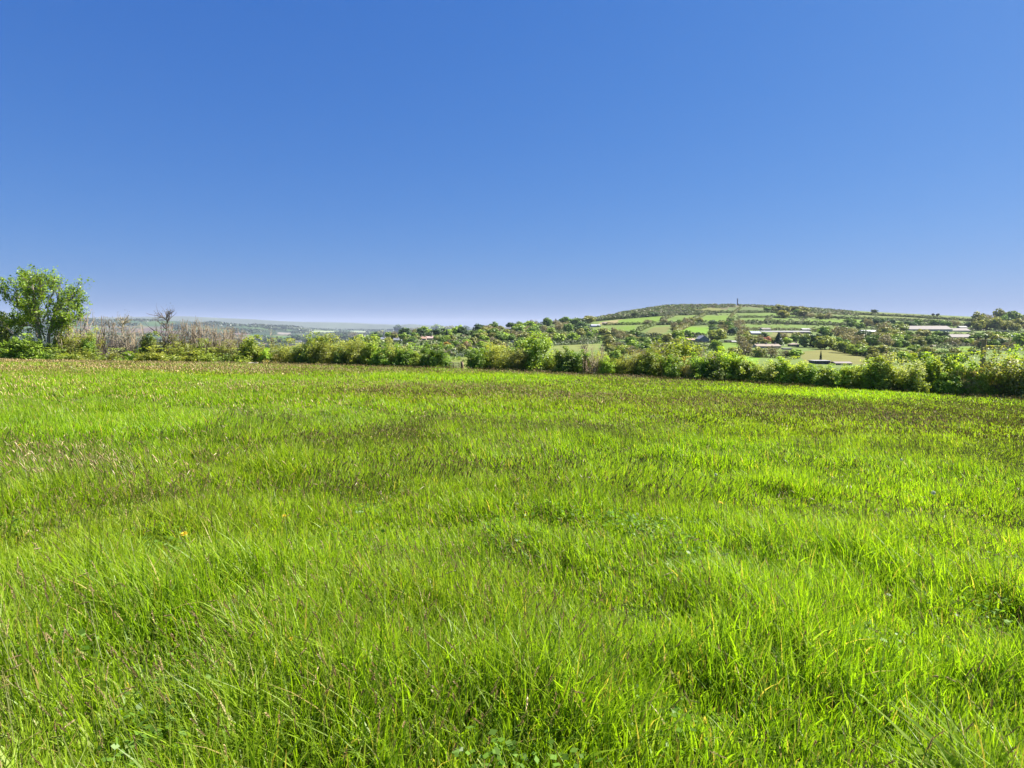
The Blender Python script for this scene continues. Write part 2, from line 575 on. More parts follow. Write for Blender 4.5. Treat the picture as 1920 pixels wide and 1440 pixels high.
def build_hills():
    px = np.arange(-860, 2881, 4.0)
    us = (px - CX) / F
    tt = np.linspace(0, 1, 14)[:-1]
    ds = np.exp(np.linspace(math.log(112), math.log(45000), 430))
    e = edgeD(us) + 3.2
    D = np.concatenate([e[:, None] * (1 - tt[None, :]) + 112 * tt[None, :], np.repeat(ds[None, :], len(us), 0)], 1)
    U = np.repeat(us[:, None], D.shape[1], 1)
    Z = hz(U, D)
    X = U * D
    PX, PY = project(X, D, Z)
    land = np.zeros(X.shape + (3,), np.float32)
    n1 = fbm(X * 0.012, D * 0.012, 31)[..., None]
    land[:] = (1 - n1) * np.array([0.075, 0.11, 0.03]) + n1 * np.array([0.125, 0.17, 0.04])
    # moor colour on top of the hill
    moor = (PX > 990) & (PX < 1600) & (D < 1950) & (PY < np.interp(PX, [990, 1130, 1250, 1380, 1500, 1600], [610, 597, 589, 579, 586, 592]))
    land[moor] = (0.105, 0.10, 0.055)
    # mosaic of fields on the plain
    far = D > 1900
    g = np.random.default_rng(5)
    ns = 1500
    sx = g.uniform(-1.3, 0.4, ns); sy = np.log(g.uniform(1800 ** -0.6, 1, ns) * 0 + np.exp(g.uniform(math.log(1900), math.log(30000), ns)))
    pal = np.array([(0.07, 0.14, 0.045), (0.10, 0.17, 0.05), (0.05, 0.085, 0.04), (0.04, 0.07, 0.035), (0.16, 0.18, 0.08), (0.22, 0.20, 0.12), (0.06, 0.11, 0.05), (0.2, 0.14, 0.11)])
    pw = np.array([.22, .2, .16, .12, .1, .05, .12, .03])
    sc = pal[g.choice(len(pal), ns, p=pw)]
    fu = U[far] + 0.0; fl = np.log(D[far])
    idx = np.zeros(len(fu), int)
    for a in range(0, len(fu), 4000):
        d2 = ((fu[a:a + 4000, None] - sx[None]) * 1.0) ** 2 + ((fl[a:a + 4000, None] - sy[None]) * 0.42) ** 2
        idx[a:a + 4000] = d2.argmin(1)
    land[far] = sc[idx] * 0.6
    for k, (poly, c) in enumerate(FIELDS):
        near = k < 29
        m = inpoly(PX, PY, poly) & ((D < 1950) if near else (D > 1900))
        if k == 29: m &= noise(U * 60, np.log(D) * 40, 7) > 0.42
        land[m] = np.array(c) * (0.84 if near else 0.62) * (0.92 + 0.16 * noise(X[m] * 0.02, D[m] * 0.02, 50 + k))[:, None]
    me = mesh_from('hills', [(np.stack([X, D, Z], -1).reshape(-1, 3), grid_faces(*X.shape), 0, {'land': land.reshape(-1, 3)})], [land_mat('pasture', sc=0.05, var=0.28)], True)
    prop(link('hills', me), 'farmed hillside and wide plain beyond the hedge', kind='structure')


build_hills()


def far_ridge(name, label, D, depth, pts, col, seed):
    px = np.arange(pts[0][0], pts[-1][0] + 1, 6.0)
    us = (px - CX) / F
    py = np.interp(px, [p[0] for p in pts], [p[1] for p in pts]) + (fbm(px * 0.02, px * 0 + 3, seed) - 0.5) * 2.2
    _, s = ray(px, py)
    top = CAMZ + s * D
    v = np.linspace(-1, 1, 15)
    prof = np.cos(v * math.pi / 2) ** 1.3
    Dm = D + v[None, :] * depth + 0 * us[:, None]
    base = -135.0
    Z = base + (top[:, None] - base) * prof[None, :] + (fbm(us[:, None] * 30 + v[None] * 2, v[None] * 3 + us[:, None] * 0, seed) - 0.5) * 30 * (1 - prof[None, :]) * prof[None]
    X = us[:, None] * Dm
    n = fbm(X * 0.001, Dm * 0.001, seed)[..., None]
    c = np.array(col) * (0.7 + 0.6 * n)
    me = mesh_from(name, [(np.stack([X, Dm, Z], -1).reshape(-1, 3), grid_faces(*X.shape), 0, {'land': c.reshape(-1, 3)})], [land_mat(name + '_heath', sc=0.002, var=0.3)], True)
    prop(link(name, me), label, kind='structure')


far_ridge('distant_hills', 'low hazy ridge on the horizon beyond the plain', 15000, 2500,
          [(-900, 600), (0, 598), (150, 596), (345, 592.5), (420, 596), (470, 598.5), (540, 602.5), (620, 605), (680, 607), (740, 609.5), (768, 607.5), (800, 610), (860, 613), (1000, 618)], (0.08, 0.10, 0.06), 61)
far_ridge('horizon_hills', 'faintest blue hills along the horizon', 26000, 4000,
          [(-900, 594), (-300, 597), (0, 599), (250, 595), (345, 594), (450, 599.5), (560, 603), (640, 604), (720, 607), (800, 611), (900, 613), (1000, 616), (1300, 616)], (0.08, 0.10, 0.07), 77)

# ------------------------------------------------------------------ far trees (shared meshes)
def far_tree_mesh(seed, kind):
    g = np.random.default_rng(seed)
    if kind == 'conifer':
        n = 900
        t = g.random(n) ** 0.8
        ang = g.random(n) * 6.283
        rad = 0.36 * (1 - t) ** 0.8 * (0.75 + 0.35 * g.random(n)) * (0.85 + 0.15 * np.sin(t * 40))
        c = np.stack([rad * np.cos(ang), rad * np.sin(ang), 0.06 + t * 0.95], 1)
        nr = np.stack([np.cos(ang), np.sin(ang), 0.5 + 0 * t], 1) + g.normal(size=(n, 3)) * 0.35
        bl = [leaves(c, nr, 0.10, 0.7, 0, g=g)]
        bl.append(tubes([(np.array([[0, 0, -0.05], [0, 0, 0.9]]), np.array([0.03, 0.008]))], 5, 1))
        return mesh_from('conifer', bl, [M_FAR, M_BARK])
    ncl = 26 if kind == 'leafy' else 30
    C = []; RR = []
    for _ in range(ncl):
        d = unit(g.normal(size=3))
        r = g.uniform(0.55, 1.0)
        C.append(np.array([d[0] * r * 0.36, d[1] * r * 0.36, 0.47 + d[2] * 0.36 * r])); RR.append(g.uniform(0.11, 0.19))
    C.append(np.array([0, 0, 0.5])); RR.append(0.28)
    C = np.array(C); RR = np.array(RR)
    per = 46 if kind == 'leafy' else 26
    cs = []; ns = []; to = []; hu = []
    for c, r in zip(C, RR):
        d = unit(g.normal(size=(per, 3)))
        cs.append(c + d * r * np.array([1, 1, 0.85]) * g.uniform(0.8, 1.1, (per, 1)))
        ns.append(d + g.normal(size=(per, 3)) * 0.35 + np.array([0, 0, 0.15]))
        to.append(np.clip(g.uniform(0.25, 0.75) + g.normal(size=per) * 0.17, 0, 1)); hu.append(np.full(per, g.random()))
    cs = np.concatenate(cs); ns = np.concatenate(ns); to = np.concatenate(to); hu = np.concatenate(hu)
    bl = [leaves(cs, ns, 0.115 if kind == 'leafy' else 0.07, 0.75, 0, to, hu, g)]
    paths = [(np.array([[0, 0, -0.08], [0.01, 0, 0.2], [0, 0.01, 0.5]]), np.array([0.035, 0.028, 0.015]))]
    for k in range(0, ncl, 2 if kind == 'leafy' else 1):
        e = C[k]; s0 = np.array([0, 0, g.uniform(0.15, 0.35)])
        paths.append((np.array([s0, (s0 + e) / 2 + np.array([0, 0, -0.03]), e * 1.02]), np.array([0.016, 0.011, 0.005])))
    bl.append(tubes(paths, 4, 1))
    return mesh_from('broadleaf', bl, [M_FAR, M_BARK])


FAR_LEAFY = [far_tree_mesh(100 + i, 'leafy') for i in range(8)]
FAR_BARE = [far_tree_mesh(200 + i, 'bare') for i in range(4)]
FAR_CON = [far_tree_mesh(300 + i, 'conifer') for i in range(2)]
PAL = {
    'lime green': (0.135, 0.20, 0.035), 'mid green': (0.075, 0.125, 0.03), 'dark green': (0.032, 0.06, 0.028), 'olive green': (0.12, 0.135, 0.045),
    'grey brown': (0.115, 0.11, 0.075), 'bluish green': (0.05, 0.085, 0.05), 'yellow green': (0.17, 0.20, 0.035),
}

# ------------------------------------------------------------------ buildings
BUILT = []          # screen boxes kept clear of trees


def building(name, label, cat, x0, x1, yb, yt, roof, wall, style='gable', wins=0, chimneys=0, depth=None, group=None, yaw=0.0, eave=None, door=False):
    pm = (x0 + x1) / 2
    X, D, Z = hill_point(pm, yb)
    W = (x1 - x0) / F * D
    H = (yb - yt) / F * D
    dp = depth or max(5.0, min(W * 0.6, 12.0))
    he = H * (eave if eave else (0.5 if style == 'gable' else 0.55))
    root = empty(name, (X, D + dp / 2, Z), yaw)
    prop(root, label, cat, group)
    BUILT.append((x0, x1, yb, yt))
    w2, d2 = W / 2, dp / 2
    z0 = -1.5
    if style == 'front_gable':
        v = np.array([[-w2, -d2, z0], [w2, -d2, z0], [w2, d2, z0], [-w2, d2, z0], [-w2, -d2, he], [w2, -d2, he], [w2, d2, he], [-w2, d2, he], [0, -d2, H], [0, d2, H]])
        wf = [[0, 1, 5, 4], [1, 2, 6, 5], [2, 3, 7, 6], [3, 0, 4, 7]]; tf = [[4, 5, 8], [6, 7, 9]]
        wl = link('wall', mesh_from('wall', [(v, wf, 0, {}), (v, tf, 0, {})], [M_WALL]), root, wall)
        o = 0.25; k = o * (H - he) / w2
        rv = np.array([[-w2 - o, -d2 - o, he - k + .05], [0, -d2 - o, H + .05], [0, d2 + o, H + .05], [-w2 - o, d2 + o, he - k + .05], [w2 + o, -d2 - o, he - k + .05], [w2 + o, d2 + o, he - k + .05]])
        rv = np.concatenate([rv, rv + np.array([0, 0, 0.18])])
        rf = [[6, 9, 8, 7], [7, 8, 11, 10], [0, 1, 2, 3], [1, 4, 5, 2], [0, 6, 7, 1], [1, 7, 10, 4], [3, 2, 8, 9], [2, 5, 11, 8], [0, 3, 9, 6], [4, 10, 11, 5]]
    elif style == 'flat':
        he = H - 0.35
        wl = link('wall', mesh_from('wall', [boxb((0, 0, (he + z0) / 2), (W, dp, he - z0))], [M_WALL]), root, wall)
        rv, rf, _, _ = boxb((0, -0.2, H - 0.17), (W + 0.8, dp + 1.0, 0.33))
    elif style == 'curved':
        n = 9
        a = np.linspace(0, math.pi, n)
        yy = -d2 * np.cos(a); zz = he * 0.25 + (H - he * 0.25) * np.sin(a) ** 0.8
        wl = link('wall', mesh_from('wall', [boxb((0, 0, (he * 0.25 + z0) / 2), (W - 0.1, dp - 0.1, he * 0.25 - z0))], [M_WALL]), root, wall)
        rv = np.array([[s * w2, y, z] for s in (-1, 1) for y, z in zip(yy, zz)])
        rf = [[i, i + 1, n + i + 1, n + i] for i in range(n - 1)]
        caps = np.array([list(range(n))[::-1], list(range(n, 2 * n))])
        link('roof', mesh_from('roof', [(rv, rf, 0, {}), (rv, caps, 0, {})], [M_ROOF]), root, roof)
        rv = None
    elif style == 'hip':
        wl = link('wall', mesh_from('wall', [boxb((0, 0, (he + z0) / 2), (W, dp, he - z0))], [M_WALL]), root, wall)
        o = 0.4; i = min(d2, w2 * 0.7)
        rv = np.array([[-w2 - o, -d2 - o, he], [w2 + o, -d2 - o, he], [w2 + o, d2 + o, he], [-w2 - o, d2 + o, he], [-w2 + i, 0, H], [w2 - i, 0, H],
                       [-w2 - o, -d2 - o, he + .15], [w2 + o, -d2 - o, he + .15], [w2 + o, d2 + o, he + .15], [-w2 - o, d2 + o, he + .15]])
        rf = [[6, 7, 5, 4], [8, 9, 4, 5], [0, 3, 2, 1], [0, 1, 7, 6], [1, 2, 8, 7], [2, 3, 9, 8], [3, 0, 6, 9]]
        tri = [[7, 8, 5], [9, 6, 4]]
        rf_obj = link('roof', mesh_from('roof', [(rv, rf, 0, {}), (rv, tri, 0, {})], [M_ROOF]), root, roof)
        rv = None
    else:
        v = np.array([[-w2, -d2, z0], [w2, -d2, z0], [w2, d2, z0], [-w2, d2, z0], [-w2, -d2, he], [w2, -d2, he], [w2, d2, he], [-w2, d2, he], [-w2, 0, H], [w2, 0, H]])
        wf = [[0, 1, 5, 4], [1, 2, 6, 5], [2, 3, 7, 6], [3, 0, 4, 7]]; tf = [[5, 6, 9], [7, 4, 8]]
        wl = link('wall', mesh_from('wall', [(v, wf, 0, {}), (v, tf, 0, {})], [M_WALL]), root, wall)
        o = 0.3; k = o * (H - he) / d2
        rv = np.array([[-w2 - o, -d2 - o, he - k + .05], [-w2 - o, 0, H + .05], [w2 + o, 0, H + .05], [w2 + o, -d2 - o, he - k + .05], [-w2 - o, d2 + o, he - k + .05], [w2 + o, d2 + o, he - k + .05]])
        rv = np.concatenate([rv, rv + np.array([0, 0, 0.18])])
        rf = [[6, 9, 8, 7], [7, 8, 11, 10], [0, 1, 2, 3], [1, 4, 5, 2], [0, 3, 9, 6], [4, 10, 11, 5], [0, 6, 7, 1], [1, 7, 10, 4], [3, 2, 8, 9], [2, 5, 11, 8]]
    if rv is not None:
        rf_obj = link('roof', mesh_from('roof', [(rv, rf, 0, {})], [M_ROOF]), root, roof)
    if style in ('gable', 'hip') and chimneys:
        for c in range(chimneys):
            cx = (-0.38 + 0.76 * c / max(1, chimneys - 1)) * W if chimneys > 1 else W * 0.3
            link('chimney', mesh_from('chimney', [boxb((cx, 0.05, H + 0.35), (0.9, 0.7, 1.5)), boxb((cx, 0.05, H + 1.22), (0.5, 0.5, 0.25))], [M_WALL]), rf_obj, (0.5, 0.4, 0.34))
    rows = 2 if he > 4.6 else 1
    for r in range(rows):
        for k in range(wins):
            cx = (-0.5 + (k + 0.5) / wins) * W
            hh = he / rows
            cz = hh * (r + 0.55)
            sx, sz = min(1.6, W / wins * 0.5), min(1.4, hh * 0.5)
            fr = link('window', mesh_from('window', [boxb((cx, -d2 - 0.02, cz), (sx, 0.12, sz))], [M_WALL]), root, (0.7, 0.7, 0.68))
            link('pane', mesh_from('pane', [boxb((cx, -d2 - 0.085, cz), (sx * 0.84, 0.03, sz * 0.82))], [M_GLASS]), fr)
    if door:
        link('door', mesh_from('door', [boxb((W * 0.12, -d2 - 0.02, 1.0), (1.0, 0.13, 2.0))], [M_WALL]), root, (0.12, 0.10, 0.09))
    return root


PINK = (0.15, 0.132, 0.122); WHITE = (0.27, 0.265, 0.255); SLATE = (0.16, 0.17, 0.20); BLUEGREY = (0.17, 0.19, 0.24); BRICK = (0.42, 0.27, 0.22); TILE = (0.36, 0.22, 0.16); TANR = (0.20, 0.16, 0.12); DK = (0.10, 0.10, 0.11)
g_house = 'houses among the village trees'
g_barn = 'long pale farm sheds across the valley'
building('long_barn', 'longest pale pink roofed shed below the hill crest', 'barn', 1703, 1783, 621, 611.5, PINK, (0.4, 0.37, 0.34), eave=0.35, depth=26, group=g_barn)
building('long_barn', 'pale shed running on behind the end of the longest shed', 'barn', 1784, 1817, 622.5, 616, PINK, (0.42, 0.38, 0.35), eave=0.35, depth=18, group=g_barn)
building('long_barn', 'pale roofed shed half hidden by trees below the longest shed', 'barn', 1783, 1823, 635, 627.5, PINK, (0.42, 0.4, 0.36), eave=0.35, depth=18, group=g_barn)
building('farm_shed', 'small white roofed shed above the end of the longest shed', 'shed', 1797, 1811, 616.5, 612, WHITE, WHITE, depth=9)
building('farm_shed', 'thin white shed in front of the skyline wood', 'shed', 1872, 1889, 624, 620.5, WHITE, DK, 'flat', depth=9)
building('farm_shed', 'pale grey shed below the skyline wood by a round tree', 'shed', 1896, 1908, 632, 628, (0.55, 0.56, 0.58), (0.4, 0.4, 0.4), depth=9)
building('farm_shed', 'light blue roofed open shed beside the long white roof', 'shed', 1408, 1426, 628, 621.5, (0.24, 0.26, 0.31), (0.2, 0.19, 0.18), eave=0.45, depth=12)
building('long_barn', 'low white roofed barn under the middle hill fields', 'barn', 1428, 1519, 624.5, 620.8, (0.17, 0.17, 0.17), (0.09, 0.08, 0.07), eave=0.4, depth=16, group=g_barn)
building('farm_shed', 'pinkish shed just above the low white roofed barn', 'shed', 1428, 1444, 620.5, 615.2, PINK, (0.4, 0.36, 0.34), depth=12)
building('farm_shed', 'bright white shed at the far end of the low barn', 'shed', 1503, 1518, 620.2, 616, WHITE, WHITE, depth=10, door=True)
building('farm_shed', 'grey roofed shed above the round tree wood', 'shed', 1617, 1643, 624, 619.5, (0.42, 0.42, 0.44), (0.14, 0.14, 0.14), eave=0.4, depth=14)
building('bungalow', 'long tan roofed bungalow with pale chimneys behind bare trees', 'house', 1419, 1464, 653, 645.8, TANR, (0.32, 0.29, 0.25), wins=6, chimneys=3, door=True)
building('bungalow', 'tan hipped roof bungalow beside the dark pointed conifer', 'house', 1481, 1498, 650, 643, TANR, (0.3, 0.26, 0.21), 'hip', wins=3, chimneys=1)
building('garden_shed', 'low white shed below the hipped roof bungalow', 'shed', 1471, 1484, 656, 653, WHITE, WHITE, 'flat', depth=6)
building('open_shed', 'dark open shed with white flat roof behind the hedge', 'shed', 1527, 1557, 683, 676.2, WHITE, DK, 'flat', depth=5)
building('stable', 'low pinkish stable block beside the dark open shed', 'stable', 1568, 1598, 685, 679.5, (0.17, 0.14, 0.135), (0.22, 0.17, 0.155), eave=0.6, depth=4.5, wins=3)
building('barn', 'blue grey barn with its gable towards the meadow', 'barn', 1311, 1329, 642, 630, (0.15, 0.165, 0.21), (0.15, 0.17, 0.22), 'front_gable', eave=0.5, depth=14)
building('low_shed', 'white roofed low shed beside the farm trees', 'shed', 1361, 1371, 642, 638, WHITE, DK, 'flat', depth=6)
building('low_shed', 'small white shed at the end of the farm yard', 'shed', 1372, 1380, 643, 639.5, WHITE, WHITE, depth=5)
building('low_shed', 'brown roofed long shed beside the blue grey barn', 'shed', 1287, 1310, 639.5, 635.2, (0.34, 0.24, 0.19), (0.4, 0.34, 0.3), eave=0.45, depth=8)
building('white_house', 'white house with long front high among the skyline trees', 'house', 947, 958, 619, 613.8, SLATE, WHITE, wins=4, chimneys=1, group=g_house)
building('white_house', 'tall white gable house deep in the trees below the skyline', 'house', 957, 963, 647, 638.5, SLATE, WHITE, 'front_gable', wins=2, eave=0.65, group=g_house)
building('white_house', 'white house with grey roof just beyond the gate gap', 'house', 879, 890, 665, 658, SLATE, WHITE, wins=3, chimneys=1, door=True, group=g_house)
building('barn', 'grey curved roof barn at the foot of the tan field', 'barn', 1108, 1125, 613.5, 608.2, (0.30, 0.31, 0.36), (0.2, 0.2, 0.22), 'curved', depth=16)
building('farmhouse', 'tan roofed farmhouse above the curved roof barn', 'house', 1129, 1138, 608.5, 604.5, (0.24, 0.19, 0.16), (0.28, 0.25, 0.22), wins=3)
building('village_house', 'blue white house below a dark conifer in the village', 'house', 714, 723, 639, 633, BLUEGREY, WHITE, wins=3, chimneys=1, group=g_house)
building('village_house', 'small white house with slate roof in the village', 'house', 738, 748, 641, 634.5, SLATE, WHITE, wins=3, chimneys=1, group=g_house)
building('village_house', 'white gable end house tucked beside the slate roofed one', 'house', 748.5, 755, 644, 637.5, SLATE, WHITE, 'front_gable', wins=2, eave=.6, group=g_house)
building('village_house', 'pink brick house at the near end of the village row', 'house', 789, 799, 638.5, 631.5, TILE, (0.30, 0.22, 0.19), wins=3, chimneys=2, group=g_house)
building('village_house', 'pale rendered house with tiled roof ending the village row', 'house', 800, 812, 637.5, 631, (0.42, 0.30, 0.26), (0.34, 0.31, 0.28), wins=4, chimneys=1, group=g_house)
building('village_house', 'pink brick cottage below the orange leaved tree', 'house', 829, 837, 662, 655, BRICK, (0.30, 0.22, 0.2), wins=2, chimneys=1, group=g_house)
building('farm_shed', 'lone white roofed shed before the dark treeline on the plain side', 'shed', 555, 566, 642, 639, WHITE, WHITE, depth=8)


def tower():
    X, D, Z = hill_point(1379.5, 572.5)
    _, s = ray(1379.5, 559.8)
    H = CAMZ + s * D - Z
    root = empty('hilltop_tower', (X, D, Z))
    prop(root, 'tall thin dark tower standing alone on the hill top', 'tower')
    M = plain_mat('tower_stone', (0.12, 0.12, 0.13), 0.3, 0.6, 0.9, bump=0.3)
    a = np.linspace(0, 6.283, 9)[:-1]

    def ring(z, r): return np.stack([np.cos(a) * r, np.sin(a) * r, 0 * a + z], 1)
    def stack(prof):
        V = np.concatenate([ring(z, r) for z, r in prof])
        f = [[k * 8 + i, k * 8 + (i + 1) % 8, (k + 1) * 8 + (i + 1) % 8, (k + 1) * 8 + i] for k in range(len(prof) - 1) for i in range(8)]
        return [(V, f, 0, {}), (V, [list(range((len(prof) - 1) * 8, len(prof) * 8))], 0, {})]
    link('shaft', mesh_from('shaft', stack([(-1, 1.7), (H * 0.18, 1.55), (H * 0.2, 1.35), (H * 0.9, 1.15)]), [M]), root)
    link('top', mesh_from('top', stack([(H * 0.9, 1.15), (H * 0.91, 1.6), (H, 1.6)]), [M]), root)
    BUILT.append((1374, 1385, 572, 560))


tower()

# ------------------------------------------------------------------ trees on the hillside
ORD = ['first', 'second', 'third', 'fourth', 'fifth', 'sixth', 'seventh', 'eighth', 'ninth', 'tenth', 'eleventh', 'twelfth', 'thirteenth', 'fourteenth', 'fifteenth',
       'sixteenth', 'seventeenth', 'eighteenth', 'nineteenth', 'twentieth', 'twenty-first', 'twenty-second', 'twenty-third', 'twenty-fourth', 'twenty-fifth', 'twenty-sixth', 'twenty-seventh', 'twenty-eighth']


def place_far(name, mesh, px, py, wpx, hpx, color, label, cat='tree', group=None):
    X, D, Z = hill_point(px, py)
    k = D / F
    o = link(name, mesh, None, tuple(1.75 * q for q in color))
    o.location = (X, D + wpx * k * 0.3, float(hz(X / D, D + wpx * k * 0.3)) - 0.03 * hpx * k)
    wm = 1.18 * wpx * k / 0.88; hm = 1.12 * hpx * k / 0.95
    o.scale = (wm, wm, hm)
    o.rotation_euler = (0, 0, random.random() * 6.283)
    prop(o, label, cat, group)
    return o


SPECIAL = [
    ('blossom_tree', FAR_LEAFY[0], 1437, 645, 15, 13, (0.20, 0.085, 0.08), 'pink red blossom tree above the tan roofed bungalow'),
    ('copper_tree', FAR_LEAFY[1], 875, 657, 10, 16, (0.20, 0.045, 0.11), 'purple leaved tree beyond the gate gap'),
    ('copper_tree', FAR_LEAFY[2], 870, 662, 11, 12, (0.17, 0.08, 0.07), 'dull red brown tree just below the purple leaved one'),
    ('golden_tree', FAR_LEAFY[3], 836, 655, 16, 14, (0.19, 0.12, 0.035), 'orange leaved tree above the pink brick cottage'),
    ('conifer', FAR_CON[0], 1462, 649, 24, 22, (0.022, 0.045, 0.022), 'broad dark pointed conifer beside the hipped roof bungalow'),
    ('conifer', FAR_CON[1], 655, 634, 8, 10, (0.02, 0.035, 0.022), 'small dark conifer alone on the village treeline towards the plain'),
    ('conifer', FAR_CON[0], 720, 633, 9, 10, (0.02, 0.035, 0.02), 'dark conifer above the blue white house'),
    ('conifer', FAR_CON[1], 897, 620, 12, 11, (0.02, 0.035, 0.024), 'dark conifer on the skyline above the purple tree'),
    ('conifer', FAR_CON[0], 888, 625, 10, 10, (0.02, 0.038, 0.024), 'lower dark conifer beside the skyline conifer'),
    ('conifer', FAR_CON[1], 960, 616, 10, 9, (0.022, 0.04, 0.028), 'dark conifer behind the long white skyline house'),
    ('conifer', FAR_CON[0], 1042, 608, 8, 9, (0.02, 0.045, 0.03), 'single dark conifer breaking the skyline below the scrub slope'),
    ('conifer', FAR_CON[1], 838, 633, 8, 14, (0.02, 0.035, 0.025), 'slim dark conifer behind the village row'),
    ('cypress', FAR_CON[0], 1540, 676, 6, 16, (0.03, 0.05, 0.03), 'slim dark cypress rising behind the flat white roof'),
    ('lone_tree', FAR_LEAFY[4], 1636, 586.5, 12, 6, (0.03, 0.05, 0.025), 'flat dark tree alone on the crest above the long sheds'),
    ('lone_tree', FAR_LEAFY[5], 1746, 592.5, 5, 5, (0.03, 0.045, 0.025), 'tiny dark tree on the crest nearer the tower side'),
    ('lone_tree', FAR_LEAFY[6], 1755, 593, 6, 5, (0.03, 0.045, 0.025), 'tiny dark tree on the crest nearer the skyline wood'),
    ('field_oak', FAR_LEAFY[0], 1102, 608.5, 0.1, 0.1, (0, 0, 0), ''),
    ('field_oak', FAR_LEAFY[7], 1088, 626, 20, 15, (0.04, 0.075, 0.03), 'broad dark green tree in front of the curved roof barn'),
    ('field_oak', FAR_LEAFY[1], 1090, 612, 18, 13, (0.03, 0.05, 0.035), 'dark tree beside the grey curved roof barn'),
    ('field_oak', FAR_LEAFY[2], 1296, 633, 17, 12, (0.06, 0.08, 0.035), 'round olive tree at the foot of the brightest hill field'),
    ('field_oak', FAR_LEAFY[3], 1309, 633, 14, 10, (0.035, 0.06, 0.03), 'small dark tree at the foot of the brightest hill field'),
    ('field_oak', FAR_LEAFY[5], 1225, 594, 17, 9, (0.05, 0.09, 0.04), 'round tree in the top hedge above the lime field'),
    ('field_oak', FAR_LEAFY[4], 1190, 594.5, 15, 8, (0.045, 0.07, 0.035), 'dark tree in the top hedge below the scrub slope'),
    ('field_oak', FAR_LEAFY[6], 1468, 597, 20, 14, (0.16, 0.165, 0.045), 'tan green tree between two narrow strip fields'),
    ('field_oak', FAR_LEAFY[0], 1345, 642, 30, 24, (0.135, 0.165, 0.05), 'tall pale green tree over the farm yard'),
    ('field_oak', FAR_LEAFY[2], 1510, 652, 22, 27, (0.10, 0.14, 0.05), 'tall slim green tree between bungalow and round wood'),
    ('field_oak', FAR_LEAFY[4], 1528, 652, 34, 27, (0.035, 0.065, 0.032), 'large dark green tree at the head of the olive field'),
    ('field_oak', FAR_LEAFY[7], 1552, 656, 38, 28, (0.13, 0.165, 0.05), 'large pale green round tree on the olive field edge'),
    ('field_oak', FAR_LEAFY[6], 1588, 663, 34, 22, (0.12, 0.16, 0.035), 'first of three lime round trees on the bank of the olive field'),
    ('field_oak', FAR_LEAFY[3], 1612, 667, 34, 22, (0.115, 0.165, 0.03), 'middle lime round tree on the bank of the olive field'),
    ('field_oak', FAR_LEAFY[1], 1634, 669, 30, 18, (0.09, 0.15, 0.035), 'last and lowest lime round tree on the olive field bank'),
    ('field_oak', FAR_LEAFY[5], 1494, 672, 26, 18, (0.115, 0.185, 0.03), 'bright lime tree ending the grey brown copse'),
    ('field_oak', FAR_LEAFY[2], 1829, 666, 17, 13, (0.075, 0.11, 0.05), 'small round bluish tree beside the utility pole'),
    ('field_oak', FAR_LEAFY[4], 1718, 668, 24, 22, (0.12, 0.18, 0.04), 'tall lime tree behind the far hedge shrubs'),
    ('field_oak', FAR_LEAFY[0], 1685, 668, 36, 16, (0.075, 0.10, 0.045), 'wide dull green tree behind the whitish blossom shrub'),
    ('field_oak', FAR_LEAFY[7], 1878, 652, 22, 18, (0.03, 0.055, 0.03), 'dark round tree just past the utility pole'),
    ('field_oak', FAR_LEAFY[3], 1690, 622, 22, 15, (0.14, 0.18, 0.05), 'pale green tree at the end of the longest shed'),
    ('field_oak', FAR_LEAFY[5], 1664, 621, 30, 16, (0.085, 0.12, 0.045), 'broad green tree near the end of the longest shed'),
]
for nm, ms, px, py, wpx, hpx, c, lab in SPECIAL:
    if lab: place_far(nm, ms, px, py, wpx, hpx, c, lab)

